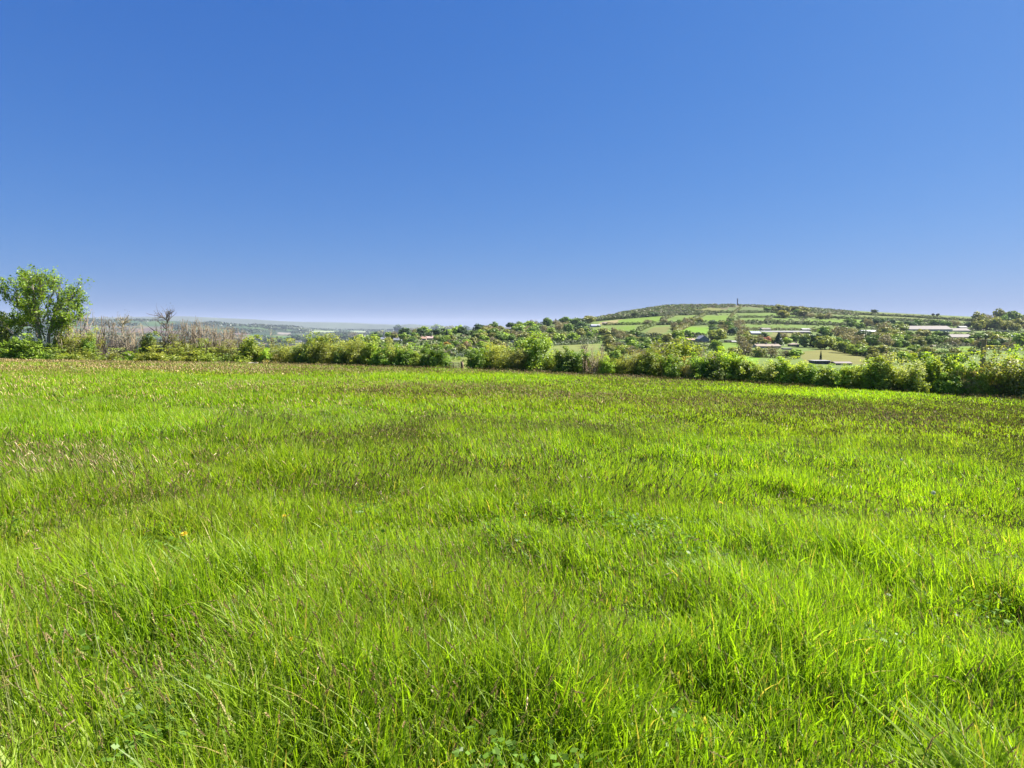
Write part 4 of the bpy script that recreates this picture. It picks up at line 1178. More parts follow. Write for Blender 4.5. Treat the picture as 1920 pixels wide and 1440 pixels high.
HS = [  # px, top y, width px, kind, colour, metres behind the edge
    (-75, 600, 90, 'loose', 'olive', 2), (-30, 590, 70, 'loose', 'olivelt', 2), (4, 596, 44, 'loose', 'olive', 2.2), (22, 640, 56, 'leafy', 'green', 0.6), (56, 632, 64, 'leafy', 'lime', 0.2), (98, 646, 44, 'leafy', 'dark', 0.5), (116, 628, 40, 'leafy', 'limeolive', 2.6),
    (138, 592, 70, 'twiggy', 'pink', 3), (150, 618, 52, 'loose', 'olive', 1.6), (166, 632, 26, 'leafy', 'green', 0.8), (192, 604, 54, 'twiggy', 'pink', 3.5), (208, 640, 44, 'twiggy', 'grey', 1.6), (237, 592, 50, 'bare', 'olive', 1.8), (233, 622, 40, 'twiggy', 'brown', 2.4),
    (259, 618, 30, 'twiggy', 'tan', 1.3), (277, 628, 38, 'leafy', 'olivegreen', 1.2), (298, 640, 40, 'loose', 'brown', 1.4), (312, 581, 56, 'bare', 'grey', 1.4),
    (88, 657, 40, 'bramble', 'green', -0.7), (122, 655, 46, 'bramble', 'olivegreen', -0.7), (155, 656, 44, 'bramble', 'olive', -0.7), (187, 657, 44, 'bramble', 'olivegreen', -0.6), (216, 655, 42, 'bramble', 'brown', -0.7), (246, 656, 42, 'bramble', 'green', -0.7), (272, 652, 40, 'bramble', 'olive', -0.7), (300, 657, 42, 'bramble', 'olivelt', -0.8), (326, 655, 40, 'bramble', 'olivegreen', -0.7),
    (352, 660, 42, 'bramble', 'olivelt', -0.9), (378, 656, 40, 'bramble', 'limeolive', -0.7), (404, 657, 38, 'bramble', 'olivegreen', -0.7), (424, 660, 34, 'bramble', 'dark', -0.7), (448, 656, 40, 'bramble', 'limeolive', -0.6),
    (336, 614, 46, 'twiggy', 'pink', 1.8), (358, 609, 48, 'twiggy', 'pink', 2.2), (380, 614, 46, 'twiggy', 'pink', 1.8), (402, 619, 44, 'twiggy', 'pink', 1.9), (424, 622, 44, 'twiggy', 'pink', 1.6), (446, 627, 40, 'twiggy', 'pink', 1.8), (437, 613, 26, 'bare', 'pink', 2.4),
    (344, 634, 44, 'loose', 'olive', 0.8), (372, 640, 40, 'loose', 'olivegreen', 0.6), (398, 640, 40, 'loose', 'olive', 0.7), (424, 642, 40, 'loose', 'brown', 0.6),
    (466, 634, 48, 'leafy', 'limeolive', 1), (490, 640, 40, 'loose', 'olive', 1), (498, 655, 34, 'leafy', 'lime', 0), (510, 622, 34, 'bare', 'pink', 1.4), (528, 641, 40, 'loose', 'olive', 0.8), (508, 666, 34, 'bramble', 'tan', -0.7), (556, 641, 56, 'loose', 'olivelt', 0.7), (590, 630, 66, 'leafy', 'olivegreen', 1.2), (573, 650, 44, 'leafy', 'dark', -0.2), (604, 646, 46, 'loose', 'olive', 0),
    (618, 636, 48, 'loose', 'olive', 1.6), (640, 656, 42, 'leafy', 'dark', 0), (642, 632, 56, 'loose', 'olivelt', 2), (668, 640, 56, 'loose', 'olive', 0.8), (690, 638, 52, 'leafy', 'olivegreen', 1.6), (714, 648, 50, 'leafy', 'green', 0), (736, 640, 50, 'loose', 'olivelt', 1.2), (756, 648, 48, 'leafy', 'green', 0.4), (784, 660, 40, 'leafy', 'olivegreen', 0.6), (812, 647, 56, 'round', 'deep', 0), (836, 664, 24, 'leafy', 'green', 0.9),
    (892, 658, 40, 'leafy', 'green', 0), (908, 655, 40, 'leafy', 'lime', 0.9), (932, 648, 54, 'loose', 'olivelt', 1.2), (952, 656, 50, 'loose', 'olive', 0.4), (974, 650, 50, 'loose', 'brown', 0.7), (986, 642, 54, 'leafy', 'green', 2.6), (1006, 630, 66, 'ash', 'ash', 0.8), (1036, 656, 40, 'loose', 'olive', 1.8), (1064, 655, 60, 'leafy', 'dark', 0), (1086, 660, 44, 'leafy', 'green', 0.5), (1094, 645, 30, 'bare', 'grey', 1), (1112, 653, 44, 'twiggy', 'tan', 0.4),
    (1140, 672, 46, 'leafy', 'lime', 0), (1128, 664, 40, 'loose', 'olive', 1.6), (1166, 668, 48, 'loose', 'olive', 0.5), (1191, 655, 54, 'loose', 'brown', 1), (1215, 660, 54, 'leafy', 'olivegreen', 0.3), (1234, 655, 44, 'loose', 'brown', 0.8), (1256, 642, 74, 'ash', 'limeolive', 2.6), (1262, 668, 42, 'leafy', 'green', 0), (1290, 674, 44, 'loose', 'tan', 0.5), (1312, 667, 48, 'leafy', 'green', 0.5), (1340, 663, 54, 'leafy', 'olivegreen', 0.8), (1366, 658, 60, 'leafy', 'lime', 1.2), (1390, 672, 48, 'leafy', 'limeolive', 0.6), (1342, 688, 42, 'leafy', 'dark', -0.1),
    (1414, 683, 50, 'leafy', 'limeolive', 0.3), (1442, 681, 50, 'loose', 'pale', 0.6), (1467, 675, 54, 'leafy', 'lime', 0.8), (1496, 674, 58, 'leafy', 'limeolive', 0.5), (1521, 684, 50, 'leafy', 'green', 0), (1547, 685, 54, 'leafy', 'olivegreen', 0.3), (1576, 684, 54, 'leafy', 'lime', 0.6), (1606, 684, 54, 'leafy', 'limeolive', 0.3), (1632, 677, 54, 'leafy', 'lime', 0.8), (1657, 675, 60, 'leafy', 'limeolive', 0.6),
    (1692, 669, 68, 'loose', 'pale', 1), (1720, 692, 52, 'leafy', 'olivegreen', 0), (1737, 669, 60, 'leafy', 'lime', 1.6), (1767, 672, 60, 'leafy', 'limeolive', 1.2), (1797, 669, 64, 'leafy', 'lime', 1), (1780, 702, 54, 'leafy', 'green', 0), (1817, 690, 54, 'loose', 'tan', 0.3), (1840, 690, 50, 'leafy', 'limeolive', 0.4), (1866, 664, 84, 'loose', 'olivegreen', 0.9), (1902, 660, 86, 'loose', 'brown', 0.5), (1896, 657, 60, 'leafy', 'lime', 3), (1936, 667, 84, 'leafy', 'olivegreen', 0.5), (1985, 662, 90, 'leafy', 'olivegreen', 0.8), (2045, 668, 90, 'loose', 'olive', 0.8),
]


def section(px):
    if px < 330: return 'around the big sycamore', 'from the left'
    if px < 520: return 'past the grey bare tree', 'from the left'
    if px < 845: return 'left of the gate gap', 'counting leftward'
    if px < 1130: return 'past the gate gap', 'counting rightward'
    if px < 1400: return 'past the bright young tree', 'from the left'
    if px < 1660: return 'in the low lime hedge', 'from the left'
    return 'around the utility pole', 'from the left'


def edge_base(px, off):
    u = (px - CX) / F
    D = float(edgeD(u)) + off
    return u * D, D, float(fz(u * D, D))


def shrubs():
    g = random.Random(4)
    keys = {}
    for i, h in enumerate(HS):
        keys.setdefault((section(h[0]), h[3], h[4]), []).append(i)
    for (sec, kind, colr), ids in keys.items():
        ids.sort(key=lambda i: HS[i][0], reverse=(sec[1] == 'counting leftward'))
        for r, i in enumerate(ids):
            px, top, wpx, _, _, off = HS[i]
            X, D, Z = edge_base(px, off)
            _, s = ray(px, top)
            H = CAMZ + s * D - Z
            W = wpx / F * D
            look = CN[colr] + ' ' + KN[kind]
            lab = ('only ' + look + ' ' + sec[0]) if len(ids) == 1 else (ORD[r] + ' ' + look + ' ' + sec[1] + ' ' + sec[0])
            if kind == 'round': lab = 'dense round deep green bush standing beside the gate gap'
            if kind == 'ash' and colr == 'ash': lab = 'tall bright lime young tree rising from the middle of the hedge'
            if kind == 'bare' and px == 312: lab = 'tall grey bare tree past the sycamore, thin twigs against the sky'
            root = empty(NM[kind], (X, D, Z), g.random() * 6.283, (W * 1.35, W * 1.2, H * (1.02 if 1500 < px < 1620 or 1810 < px < 1860 else 1.10)))
            prop(root, lab, 'tree' if kind in ('bare', 'ash') else 'shrub', {'bare': 'bare trees in the meadow hedge', 'ash': 'young trees in the meadow hedge', 'bramble': 'brambles at the hedge foot'}.get(kind, 'shrubs of the meadow hedge'))
            cm, sm = SH[kind][(i * 3 + r) % len(SH[kind])]
            c = tuple(0.68 * a_ + 0.32 * b_ for a_, b_ in zip(SC[colr], (0.11, 0.145, 0.034))); j = (2.3 if kind != 'ash' else 1.75) * g.uniform(0.88, 1.15)
            if kind == 'twiggy': lc = (0.27, 0.215, 0.135) if colr != 'brown' else (0.22, 0.21, 0.09)
            elif kind == 'bare': lc = (0.14, 0.13, 0.06)
            else: lc = (c[0] * j, c[1] * j, c[2] * j)
            tw = {'pink': (0.27, 0.22, 0.165), 'tan': (0.38, 0.30, 0.20), 'grey': (0.15, 0.12, 0.115), 'olive': (0.28, 0.24, 0.16)}.get(colr, (0.24, 0.20, 0.16)) if kind in ('twiggy', 'bare', 'loose') else (0.12, 0.10, 0.075)
            link('stems' if kind not in ('bare', 'ash') else 'trunk', sm, root, tw)
            link('crown', cm, root, lc)


shrubs()


def undergrowth():
    g = np.random.default_rng(23)
    n = 42000
    px = g.uniform(-120, 2040, n)
    px = px[(px < 846) | (px > 882)]
    n = len(px)
    u = (px - CX) / F
    off = g.uniform(-0.2, 3.2, n)
    D = edgeD(u) + off
    X = u * D
    Z = fz(X, D)
    h = (0.3 + 1.5 * fbm(X * 0.5, D * 0.5, 8)) * g.random(n) * np.where(off < 0.6, 0.4, 1)
    c = np.stack([X, D, Z + h], 1)
    nr = g.normal(size=(n, 3)) * 0.6 + np.array([0.1, -0.35, 0.6])
    b = leaves(c, nr, 0.24 * g.uniform(0.6, 1.3, n), 0.5, 0, np.clip(noise(X * 0.7, D * 0.7, 12) * 0.6 + g.normal(size=n) * 0.15 + .2, 0, 1), noise(X * 0.4, D, 14), g)
    prop(link('undergrowth', mesh_from('undergrowth', [b], [M_LEAF]), None, (0.09, 0.13, 0.03)), 'low tangled undergrowth along the foot of the hedge', 'undergrowth', kind='stuff')


undergrowth()


def sycamore():
    g = np.random.default_rng(2)
    px0, py0 = 78, 668
    X, D, Z = edge_base(px0, 2.4)
    k = D / F
    root = empty('sycamore_tree', (X, D, Z))
    prop(root, 'big green tree with pale forked trunks at the end of the hedge', 'tree')
    _, s0 = ray(px0, 610)
    def L(px, py, dy=0.0):
        if py < 640: py = 640 - (640 - py) * 0.86
        px = 78 + (px - 78) * (0.95 if px < 78 else 0.86)
        x, y, z = at(px, py, D)
        return np.array([x - X, dy, z - Z])
    limbs = [
        ([(78, 676, 0), (74, 640, 0), (70, 600, .2), (62, 560, .4), (50, 515, .8)], 0.20),
        ([(80, 676, 0), (77, 635, -.1), (74, 600, -.4), (78, 560, -.8), (72, 512, -.9)], 0.20),
        ([(86, 676, 0), (91, 630, .1), (96, 600, .2), (104, 565, .4), (110, 530, .5)], 0.20),
        ([(74, 676, .2), (64, 640, .8), (48, 600, 1.2), (28, 560, 1.6), (12, 520, 1.8)], 0.17),
        ([(72, 676, -.2), (56, 650, -.8), (34, 615, -1.4), (10, 580, -1.8), (-14, 545, -2)], 0.15),
        ([(96, 600, .2), (114, 578, -.2), (130, 560, -.5), (144, 540, -.6)], 0.08),
        ([(95, 610, .2), (112, 600, .6), (130, 592, .8), (146, 585, .9)], 0.06),
        ([(100, 585, .3), (118, 560, 1.0), (128, 545, 1.2), (136, 528, 1.4)], 0.07),
        ([(70, 590, .2), (50, 570, -.4), (28, 545, -1), (8, 512, -1.3)], 0.09),
        ([(66, 575, .3), (62, 545, 1.0), (66, 520, 1.4), (68, 506, 1.5)], 0.08),
        ([(60, 600, .8), (38, 590, 1.8), (16, 590, 2.4), (-10, 600, 2.6)], 0.08),
        ([(50, 625, -.8), (30, 625, -1.2), (12, 618, -1.6), (-8, 610, -2)], 0.06),
        ([(28, 560, 1.6), (24, 535, 1.6), (28, 515, 1.5), (26, 502, 1.4)], 0.07),
        ([(92, 625, 0), (108, 618, -.5), (122, 612, -.8), (140, 600, -1)], 0.04),
        ([(10, 580, -1.8), (-16, 570, -2), (-40, 560, -2.2), (-60, 540, -2.2)], 0.08),
        ([(78, 600, .1), (86, 560, .6), (90, 530, .9), (88, 512, 1.0)], 0.07),
        ([(70, 600, .2), (52, 575, -.3), (40, 545, -.5), (38, 518, -.6)], 0.08),
        ([(64, 612, .6), (34, 604, .9), (8, 604, 1.1), (-15, 594, 1.2)], 0.06),
        ([(94, 606, .1), (112, 602, -.4), (130, 606, -.7), (150, 594, -.9)], 0.05),
        ([(98, 596, .2), (122, 574, .5), (138, 566, .7), (150, 552, .8)], 0.06),
        ([(86, 640, 0), (84, 600, -.8), (88, 570, -1.4), (84, 545, -1.6)], 0.08),
        ([(78, 560, -.8), (92, 540, -1.2), (98, 525, -1.4), (96, 512, -1.5)], 0.06),
    ]
    main = []; sub = []; ends = []
    for pts, r in limbs:
        P_ = np.array([L(*p) for p in pts])
        # resample
        t = np.linspace(0, len(P_) - 1, 13)
        Q = np.stack([np.interp(t, np.arange(len(P_)), P_[:, i]) for i in range(3)], 1)
        Q[1:-1] += g.normal(size=(11, 3)) * 0.05
        main.append((Q, r * (1 - 0.75 * t / t[-1])))
        st = 4 if r > 0.14 else 2
        for i in range(st, 13):
            if r > 0.14 and i < 6 and g.random() < 0.6: continue
            for _ in range(3):
                d = unit(Q[i] - Q[i - 1]) + g.normal(size=3) * 0.75
                grow(g, Q[i], d, g.uniform(0.5, 1.15), 0.03, 1, sub, ends, 4, 0.15, 0.16, (2, 3), 0.5, (0.4, 0.7))
        ends.append((Q[-1], unit(Q[-1] - Q[-2])))
    E = np.array([e[0] for e in ends])
    E = E[g.random(len(E)) < np.where(E[:, 0] < -0.6, 0.6, 0.4)]
    link('trunk', mesh_from('trunk', [tubes(main, 7, 0)], [M_PALEBARK], True), root)
    link('branches', mesh_from('branches', [tubes(sub, 3, 0)], [M_BARK], True), root)
    per = 12
    n = len(E)
    c = np.repeat(E, per, 0) + g.normal(size=(n * per, 3)) * np.array([0.15, 0.15, 0.19])
    nr = g.normal(size=(n * per, 3)) * 0.7 + np.array([0, -0.1, 0.7])
    tone = np.clip(np.repeat(g.uniform(0.2, 0.75, n), per) + g.normal(size=n * per) * 0.15, 0, 1)
    link('crown', mesh_from('crown', [leaves(c, nr, 0.19 * g.uniform(0.6, 1.3, n * per), 0.8, 0, tone, np.repeat(g.random(n), per), g)], [M_LEAF]), root, (0.18, 0.29, 0.04))


sycamore()

# ------------------------------------------------------------------ small things along the hedge
M_WOOD = plain_mat('weathered_wood', (0.30, 0.23, 0.17), 0.4, 5, 0.9)
M_POLE = plain_mat('mossy_pole_wood', (0.27, 0.20, 0.125), 0.45, 2.5, 0.9)
M_METAL = plain_mat('dull_iron', (0.06, 0.06, 0.065), 0.3, 6, 0.5, 0.6)
M_DEADWOOD = plain_mat('bleached_wood', (0.50, 0.44, 0.36), 0.3, 4, 0.9)


def utility_pole():
    px = 1843
    X, D, Z = edge_base(px, 5.0)
    root = empty('utility_pole', (X, D, Z))
    _, s = ray(px, 636)
    H = CAMZ + s * D - Z
    prop(root, 'dark mossy wooden utility pole rising from the hedge', 'utility pole')
    link('pole', mesh_from('pole', [tubes([(np.array([[0, 0, -0.6], [0.02, 0, H * 0.5], [0.02, 0, H]]), np.array([0.21, 0.19, 0.17]))], 12, 0), (np.array([[0.02 + 0.13 * math.cos(a), 0.13 * math.sin(a), H] for a in np.linspace(0, 6.283, 13)[:-1]]), [list(range(12))], 0, {})], [M_POLE], True), root)
    link('crossarm', mesh_from('crossarm', [boxb((-0.05, -0.18, H - 0.08), (1.25, 0.10, 0.10))], [M_POLE]), root)
    for x in (-0.6, 0.0, 0.52):
        pr = [(0, 0.02), (0.05, 0.03), (0.08, 0.055), (0.12, 0.05), (0.16, 0.055), (0.2, 0.03)]
        link('insulator', mesh_from('insulator', [tubes([(np.array([[x, -0.18, H - 0.03 + z] for z, _ in pr]), np.array([r for _, r in pr]))], 8, 0)], [M_METAL], True), root)


utility_pole()


def gate():
    xa, Da, za = edge_base(836, 0.6)
    xb, Db, zb = edge_base(864, 0.6)
    d = np.array([xb - xa, Db - Da, zb - za]); Ln = np.linalg.norm(d[:2])
    root = empty('field_gate', (xa, Da, za), math.atan2(d[1], d[0]))
    prop(root, 'low pale wooden field gate across the gap in the hedge', 'gate')
    sl = d[2] / Ln
    def bar(x0, x1, z, t=0.07, hh=0.09):
        v, f, m, a = boxb(((x0 + x1) / 2, 0, z), (x1 - x0, t, hh))
        v[:, 2] += v[:, 0] * sl
        return (v, f, m, a)
    for z in (0.18, 0.36, 0.54, 0.74): link('rail', mesh_from('rail', [bar(0.14, Ln - 0.14, z)], [M_DEADWOOD]), root)
    for x in (0.16, Ln / 2, Ln - 0.16): link('upright', mesh_from('upright', [(lambda b: (b[0] + np.array([0, 0, x * sl]), *b[1:]))(boxb((x, -0.06, 0.44), (0.08, 0.045, 0.74)))], [M_WOOD]), root)
    for px, lab, c, hh in ((834, 'dark gate post at the round bush end of the gap', M_POLE, 0.95), (866, 'thick dark gate post at the far end of the gap', M_POLE, 0.9), (826, 'thin pale post standing close beside the round bush', M_WOOD, 0.85)):
        x, D, z = edge_base(px, 0.6)
        w_ = 0.11 if px != 866 else 0.17
        me = mesh_from('gate_post', [tubes([(np.array([[0, 0, -0.3], [0.01, 0, hh * 0.6], [0.0, 0.01, hh], [0, 0.01, hh + 0.03]]), np.array([w_, w_ * 0.95, w_ * 0.9, w_ * 0.3]))], 7, 0)], [c], True)
        o = link('gate_post', me); o.location = (x, D, z)
        prop(o, lab, 'post', 'posts at the gate gap')


gate()


def dead_branch(px0, py0, px1, py1, off, r, label):
    X, D, Z = edge_base(px0, off)
    a = np.array(at(px0, py0, D)); b = np.array(at(px1, py1, D)); b[1] += 0.3
    a[2] = max(a[2], Z)
    o0 = a.copy()
    t = np.linspace(0, 1, 7)[:, None]
    g = np.random.default_rng(int(px0))
    P_ = (a * (1 - t) + b * t) - o0 + g.normal(size=(7, 3)) * 0.03
    paths = [(P_, np.linspace(r, r * 0.4, 7))]
    for i in (3, 4, 5):
        e = P_[i] + g.normal(size=3) * 0.22 + (P_[-1] - P_[0]) * 0.25
        paths.append((np.array([P_[i], (P_[i] + e) / 2 + g.normal(size=3) * .03, e]), np.array([r * 0.4, r * 0.3, r * 0.15])))
    o = link('dead_branch', mesh_from('dead_branch', [tubes(paths, 6, 0)], [M_DEADWOOD], True)); o.location = o0
    prop(o, label, 'branch', 'dead branches at the hedge foot')


dead_branch(187, 677, 202, 662, -1.0, 0.07, 'bleached dead branch leaning up in the brambles near the sycamore')
dead_branch(252, 675, 266, 667, -1.0, 0.06, 'short bleached dead branch lying low between two brambles')
dead_branch(240, 664, 248, 672, -0.9, 0.05, 'thin dead branch slanting down beside the short dead branch')


def log():
    X, D, Z = edge_base(474, -0.9)
    g = np.random.default_rng(3)
    P_ = np.array([[-0.5, 0, 0.30], [-0.2, 0.03, 0.34], [0.15, 0, 0.33], [0.5, 0.04, 0.36], [.52, .04, .36]])
    o = link('pale_log', mesh_from('pale_log', [tubes([(P_, np.array([0.12, 0.13, 0.12, 0.11, 0.02])), (np.array([[0.1, 0, .33], [0.2, -.1, .48], [.25, -.15, .55]]), np.array([.05, .04, .02]))], 8, 0)], [plain_mat('sunbleached_wood', (0.68, 0.63, 0.56), 0.25, 5)], True))
    o.location = (X, D, Z - 0.12); o.rotation_euler = (0, 0.05, 0.1)
    prop(o, 'pale bleached log lying at the foot of the leafy hedge', 'log')


log()

# ------------------------------------------------------------------ meadow grass
def blob(px, py, cx, cy, rx, ry):
    return np.exp(-(((px - cx) / rx) ** 2 + ((py - cy) / ry) ** 2))


def masks(X, Y):
    Z = fz_base(X, Y) + 0.25
    px, py = project(X, Y, Z)
    ed = edgeD(np.clip(X / np.maximum(Y, 0.5), -2, 2.5)) - Y
    n = fbm(X * 0.35 + 3, Y * 0.35, 101, 3)
    nb = fbm(X * 0.10 + 7, Y * 0.16, 105, 3)
    brown = 0.20 + 0.70 * sstep(0.45, 0.68, nb)
    for b in ((450, 850, 420, 45, .5), (150, 960, 300, 90, .5), (900, 725, 420, 12, .5), (1620, 785, 420, 32, .75), (1250, 745, 220, 12, .6), (1000, 900, 320, 50, .45), (1700, 960, 260, 40, .45),
              (500, 950, 420, 60, .4), (850, 1060, 240, 60, .4), (300, 690, 420, 5, .5), (700, 800, 300, 25, .45), (1850, 1060, 160, 60, .4), (1150, 960, 200, 60, .35)):
        brown = brown + b[4] * blob(px, py, *b[:4])
    for b in ((1600, 737, 420, 11, .9), (240, 790, 230, 22, .6), (700, 706, 420, 8, .6), (1360, 815, 120, 16, .5), (1600, 1200, 420, 110, .45), (330, 1130, 300, 60, .3), (700, 1010, 200, 40, .2), (1100, 920, 110, 25, .4)):
        brown = brown - b[4] * blob(px, py, *b[:4])
    brown = brown * (0.55 + 0.9 * n)
    brown = np.maximum(brown, 0.55 * (1 - sstep(0.4, 1.2, ed)))
    bright = sstep(0.5, 0.75, fbm(X * 0.22 + 31, Y * 0.3, 111, 3)) + 0.9 * blob(px, py, 1600, 737, 420, 12) + 0.5 * blob(px, py, 700, 706, 420, 9) + 0.4 * blob(px, py, 240, 790, 260, 24) + 0.5 * blob(px, py, 1650, 1000, 400, 260)
    lodged = blob(px, py, 1740, 1390, 230, 50) + 0.3 * blob(px, py, 960, 1350, 110, 40) + 0.4 * blob(px, py, 1440, 1330, 100, 35)
    return np.clip(brown, 0, 1), np.clip(bright, 0, 1), np.clip(lodged, 0, 1), ed, px, py


def heightmap(X, Y):
    h = 0.22 + 0.95 * sstep(0.22, 0.78, fbm(X * 1.3 + 5, Y * 1.3, 121, 3)) + 0.6 * sstep(0.35, 0.8, noise(X * 3.2, Y * 3.2, 127)) * noise(X * 0.7, Y * 0.7, 129) + 0.25 * (noise(X * 0.3, Y * 0.3, 131) - 0.5)
    for hx, hy, dep, r in HOLW:
        d = np.hypot((X - hx) / 1.3, Y - hy) / r
        h = h * (1 - dep * np.exp(-d ** 2))
        # taller tussock on the sunward and far side of the hollow
        h = h + (0.85 * dep * np.exp(-(np.hypot((X - hx - r * 1.3) / 1.1, Y - hy - r * 0.6) / (r * 0.8)) ** 2))
    return np.clip(h, 0.12, 1.9)


def sample_zone(g, d0, d1, n, um):
    c = 1.8
    a0, a1 = um / 2 * d0 * d0 + c * d0, um / 2 * d1 * d1 + c * d1
    Y = (-c + np.sqrt(c * c + 2 * um * g.uniform(a0, a1, n))) / um
    X = g.uniform(-1, 1, n) * (um * Y + c)
    return X, Y


GC = np.array([(0.15, 0.255, 0.011), (0.205, 0.325, 0.011), (0.25, 0.385, 0.011), (0.10, 0.195, 0.018), (0.21, 0.29, 0.055)])


def blades(g, X, Y, segs, width, hbase):
    brown, bright, lodged, ed, px, py = masks(X, Y)
    ok = ed > -0.2
    X, Y, brown, bright, lodged, ed = (a[ok] for a in (X, Y, brown, bright, lodged, ed))
    n = len(X)
    h = hbase * heightmap(X, Y) * g.uniform(0.4, 1.25, n) * np.where(ed < 3, 0.75, 1)
    Z = fz(X, Y)
    wd = noise(X * 0.5, Y * 0.5, 141) * 6.283 * 0.8 + 1.2
    az = np.where(g.random(n) < 0.3, wd + g.normal(size=n) * 1.0, g.random(n) * 6.283)
    lean = h * (0.10 + 0.75 * g.random(n) ** 1.4)
    lg = lodged * (g.random(n) < 0.15)
    az = np.where(lg > 0.35, 2.6 + g.normal(size=n) * 1.0, az)
    lean = np.where(lg > 0.35, h * g.uniform(0.6, 1.15, n), lean)
    lift = np.where(lg > 0.35, g.uniform(0.5, 0.9, n), 1.0)
    wv = width * g.uniform(0.45, 1.5, n) * np.where(g.random(n) < 0.12, 1.7, 1) * (1 + 0.5 * (lg > 0.35))
    t = np.linspace(0, 1, segs + 1)
    dx, dy = np.cos(az), np.sin(az)
    ta = az + math.pi / 2 + g.normal(size=n) * 0.6
    sx, sy = np.cos(ta), np.sin(ta)
    bx = X[:, None] + dx[:, None] * lean[:, None] * t[None] ** 2
    by = Y[:, None] + dy[:, None] * lean[:, None] * t[None] ** 2
    droop = np.where(g.random(n) < 0.2, 0.5, 0.18)
    bz = Z[:, None] + (h * lift)[:, None] * (t[None] - droop[:, None] * (lean / h)[:, None] * t[None] ** 2.5) - 0.01
    w_ = wv[:, None] * (1 - t[None] ** 1.8 * 0.96) * 0.5
    a = np.stack([bx - sx[:, None] * w_, by - sy[:, None] * w_, bz], -1)
    b = np.stack([bx + sx[:, None] * w_, by + sy[:, None] * w_, bz], -1)
    V = np.stack([a, b], 2).reshape(-1, 3)           # n, segs+1, 2, 3
    k = (segs + 1) * 2
    base = np.arange(n)[:, None] * k + np.arange(segs)[None] * 2
    Fc = np.stack([base, base + 1, base + 3, base + 2], -1).reshape(-1, 4)
    # the colour each blade has
    pick = np.clip(fbm(X * 0.8, Y * 0.8, 151, 2) * 1.6 - 0.4 + g.normal(size=n) * 0.28, 0, 1)
    c = GC[0] * (1 - pick)[:, None] + GC[1] * pick[:, None]
    c = c * (1 - 0.6 * bright[:, None]) + GC[2] * 0.6 * bright[:, None]
    cool = (g.random(n) < 0.16)
    c[cool] = GC[3]
    pale = g.random(n) < 0.05 + 0.06 * (lg > 0.35)
    c[pale] = GC[4]
    dull = g.random(n) < 0.07
    c[dull] = np.array([0.125, 0.165, 0.035])
    dry = g.random(n) < 0.05
    c[dry] = np.array([0.36, 0.28, 0.10])
    ol = 0.35 * brown[:, None]
    c = c * (1 - ol) + np.array([0.22, 0.25, 0.025]) * ol
    c = c * g.uniform(0.85, 1.5, n)[:, None] * np.array([1.03, 1.0, 1.0])
    return (V, Fc, 0, {'bcol': np.repeat(c, k, 0)})


def grass_mat():
    m, t, N, L = nodes_mat('grass_blade')
    a = N.new('ShaderNodeAttribute'); a.attribute_name = 'bcol'
    tc = mixc(t, 1.0, a.outputs[0], (1.35, 1.45, 0.5), 'MULTIPLY')
    thin_leaf(t, a.outputs[0], 0.5, 0.012, 0.45, tcol=tc)
    return m


def head_mat():
    m, t, N, L = nodes_mat('seed_head')
    a = N.new('ShaderNodeAttribute'); a.attribute_name = 'bcol'
    thin_leaf(t, a.outputs[0], 0.25, 0.03, 0.5)
    return m


